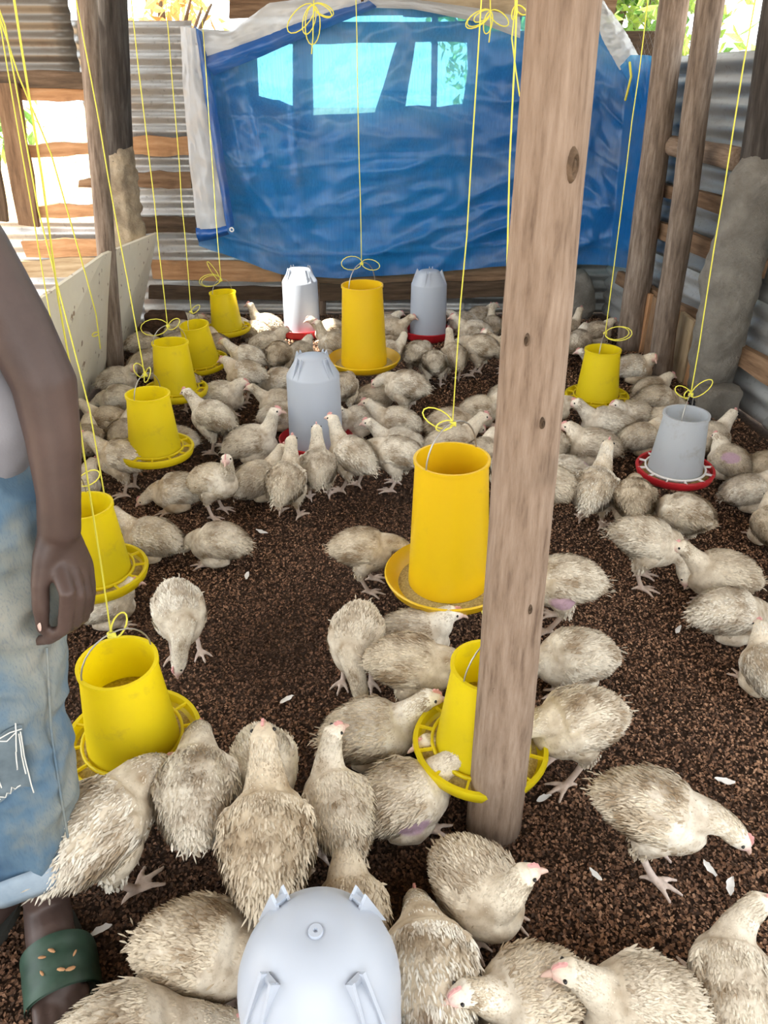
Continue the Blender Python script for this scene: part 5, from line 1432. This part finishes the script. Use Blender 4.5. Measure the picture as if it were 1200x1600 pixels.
# torn knee with loose white threads
def legpt(z, a, off):
    zs = [0.21, 0.255, 0.36, 0.48, 0.62]; xs = [-0.604, -0.604, -0.604, -0.600, -0.592]; ys = [0.815, 0.825, 0.845, 0.862, 0.895]; rs = [0.080, 0.083, 0.084, 0.086, 0.092]
    r = np.interp(z, zs, rs) + off
    return Vector((np.interp(z, zs, xs) + r * math.sin(a), np.interp(z, zs, ys) - r * math.cos(a), z))
def patch_pt(u, v):
    a = -0.7 + 1.35 * u; z = 0.405 + (0.085 + 0.03 * u) * v + 0.012 * math.sin(u * 9)
    return legpt(z, a, 0.009 + 0.003 * mnoise.noise(Vector((u * 5, v * 5, 0)))) - PB
link('torn_patch', mk_mesh('torn_patch', *grid(16, 8, patch_pt)), M['denim_worn'], jeans)
rn = random.Random(5)
for (a0, z0, a1, z1) in ((-0.6, 0.485, 0.62, 0.530), (-0.5, 0.475, 0.55, 0.522), (0.60, 0.525, 0.66, 0.40), (0.58, 0.52, 0.60, 0.45), (-0.3, 0.47, 0.20, 0.415), (0.20, 0.415, 0.50, 0.428), (-0.55, 0.480, 0.30, 0.500), (0.55, 0.53, 0.50, 0.455), (0.1, 0.50, 0.25, 0.44), (-0.2, 0.485, -0.1, 0.43)):
    pts = [legpt(z0 + (z1 - z0) * t + rn.uniform(-1, 1) * 0.007, a0 + (a1 - a0) * t, 0.0145 + rn.uniform(0, 0.003)) - PB for t in np.linspace(0, 1, 9)]
    link('loose_thread', mk_mesh('loose_thread', *tube(pts, 0.0010, 5)), M['thread'], jeans)
# seam down the outer side of the leg
pts = [legpt(z, 1.15, 0.004) - PB for z in np.linspace(0.27, 0.62, 14)]
link('side_seam', mk_mesh('side_seam', *tube(pts, 0.0022, 6)), M['denim'], jeans)
# thumb nail
nl = Vector((-0.490, 0.829, 0.684)) - PB
nv, nf = lathe([(0.0, 0.0016), (0.0035, 0.0012), (0.0055, 0.0)], 12)
o = link('thumb_nail', mk_mesh('thumb_nail', [(x, y * 1.5, z) for x, y, z in nv], nf), M['nail'], body, nl)
o.rotation_euler = (math.radians(78), 0, math.radians(-38))
# hair
hv = voxel([rel(tube([(-0.735, 0.965, 1.66), (-0.735, 0.965, 1.70), (-0.735, 0.962, 1.745)], [0.080, 0.081, 0.062], 16, [1.12, 1.16, 1.1]))], 0.008, 2)
link('hair', hv, M['hair'], person)
# sandals
def sandal(m):
    fx = (lambda p: Vector(mir(p)) if m else Vector(p))
    outl = []
    for k in range(28):
        t = 2 * math.pi * k / 28
        a = 0.085 - 0.135 * math.cos(t); w = 0.047 + 0.008 * (a > 0.09)
        outl.append((a, w * math.sin(t) * (1 - 0.12 * math.cos(t))))
    n = len(outl); V = []
    for z in (0.002, 0.024): V += [fx(fp(a, s + 0.004, z)) - PB for a, s in outl]
    Fc = [tuple(range(n)), tuple(reversed(range(n, 2 * n)))] + [(i, (i + 1) % n, (i + 1) % n + n, i + n) for i in range(n)]
    me = mk_mesh('sandal', V, Fc, False)
    bm = bmesh.new(); bm.from_mesh(me); bmesh.ops.recalc_face_normals(bm, faces=bm.faces); bm.to_mesh(me); bm.free()
    so = link('sandal', me, M['sandal_sole'], person)
    def sp(u, v, off):
        th = math.pi * v; a = 0.075 + 0.082 * u + 0.012 * math.sin(th)
        hgt = (0.104 - 0.024 * u + off); wd = 0.056 + off
        return fx(fp(a, -wd * math.cos(th) + 0.004, 0.014 + (hgt - 0.014) * math.sin(th) ** 0.75 + 0.002 * math.sin(u * 16))) - PB
    A = grid(10, 20, lambda u, v: sp(u, v, 0.0)); B = grid(10, 20, lambda u, v: sp(u, v, 0.005))
    st = mk_mesh('strap', *merge(A, (B[0], [tuple(reversed(q)) for q in B[1]])))
    link('strap', st, M['sandal_strap'], so)
    if not m:
        for (u, v, r) in ((0.35, 0.42, 0.005), (0.30, 0.50, 0.006), (0.62, 0.40, 0.004), (0.70, 0.55, 0.005), (0.5, 0.68, 0.004), (0.75, 0.62, 0.006)):
            p = sp(u, v, 0.006)
            V2, F2 = lathe([(0.0, 0.002), (r * 0.8, 0.0015), (r, 0.0)], 7)
            link('husk_speck', mk_mesh('husk_speck', [(x * 1.5, y * 0.6, z) for x, y, z in V2], F2), M['plank_orange'], so, p, (0.3, 0.1, u * 9))
    return so
sandal(False); sandal(True)
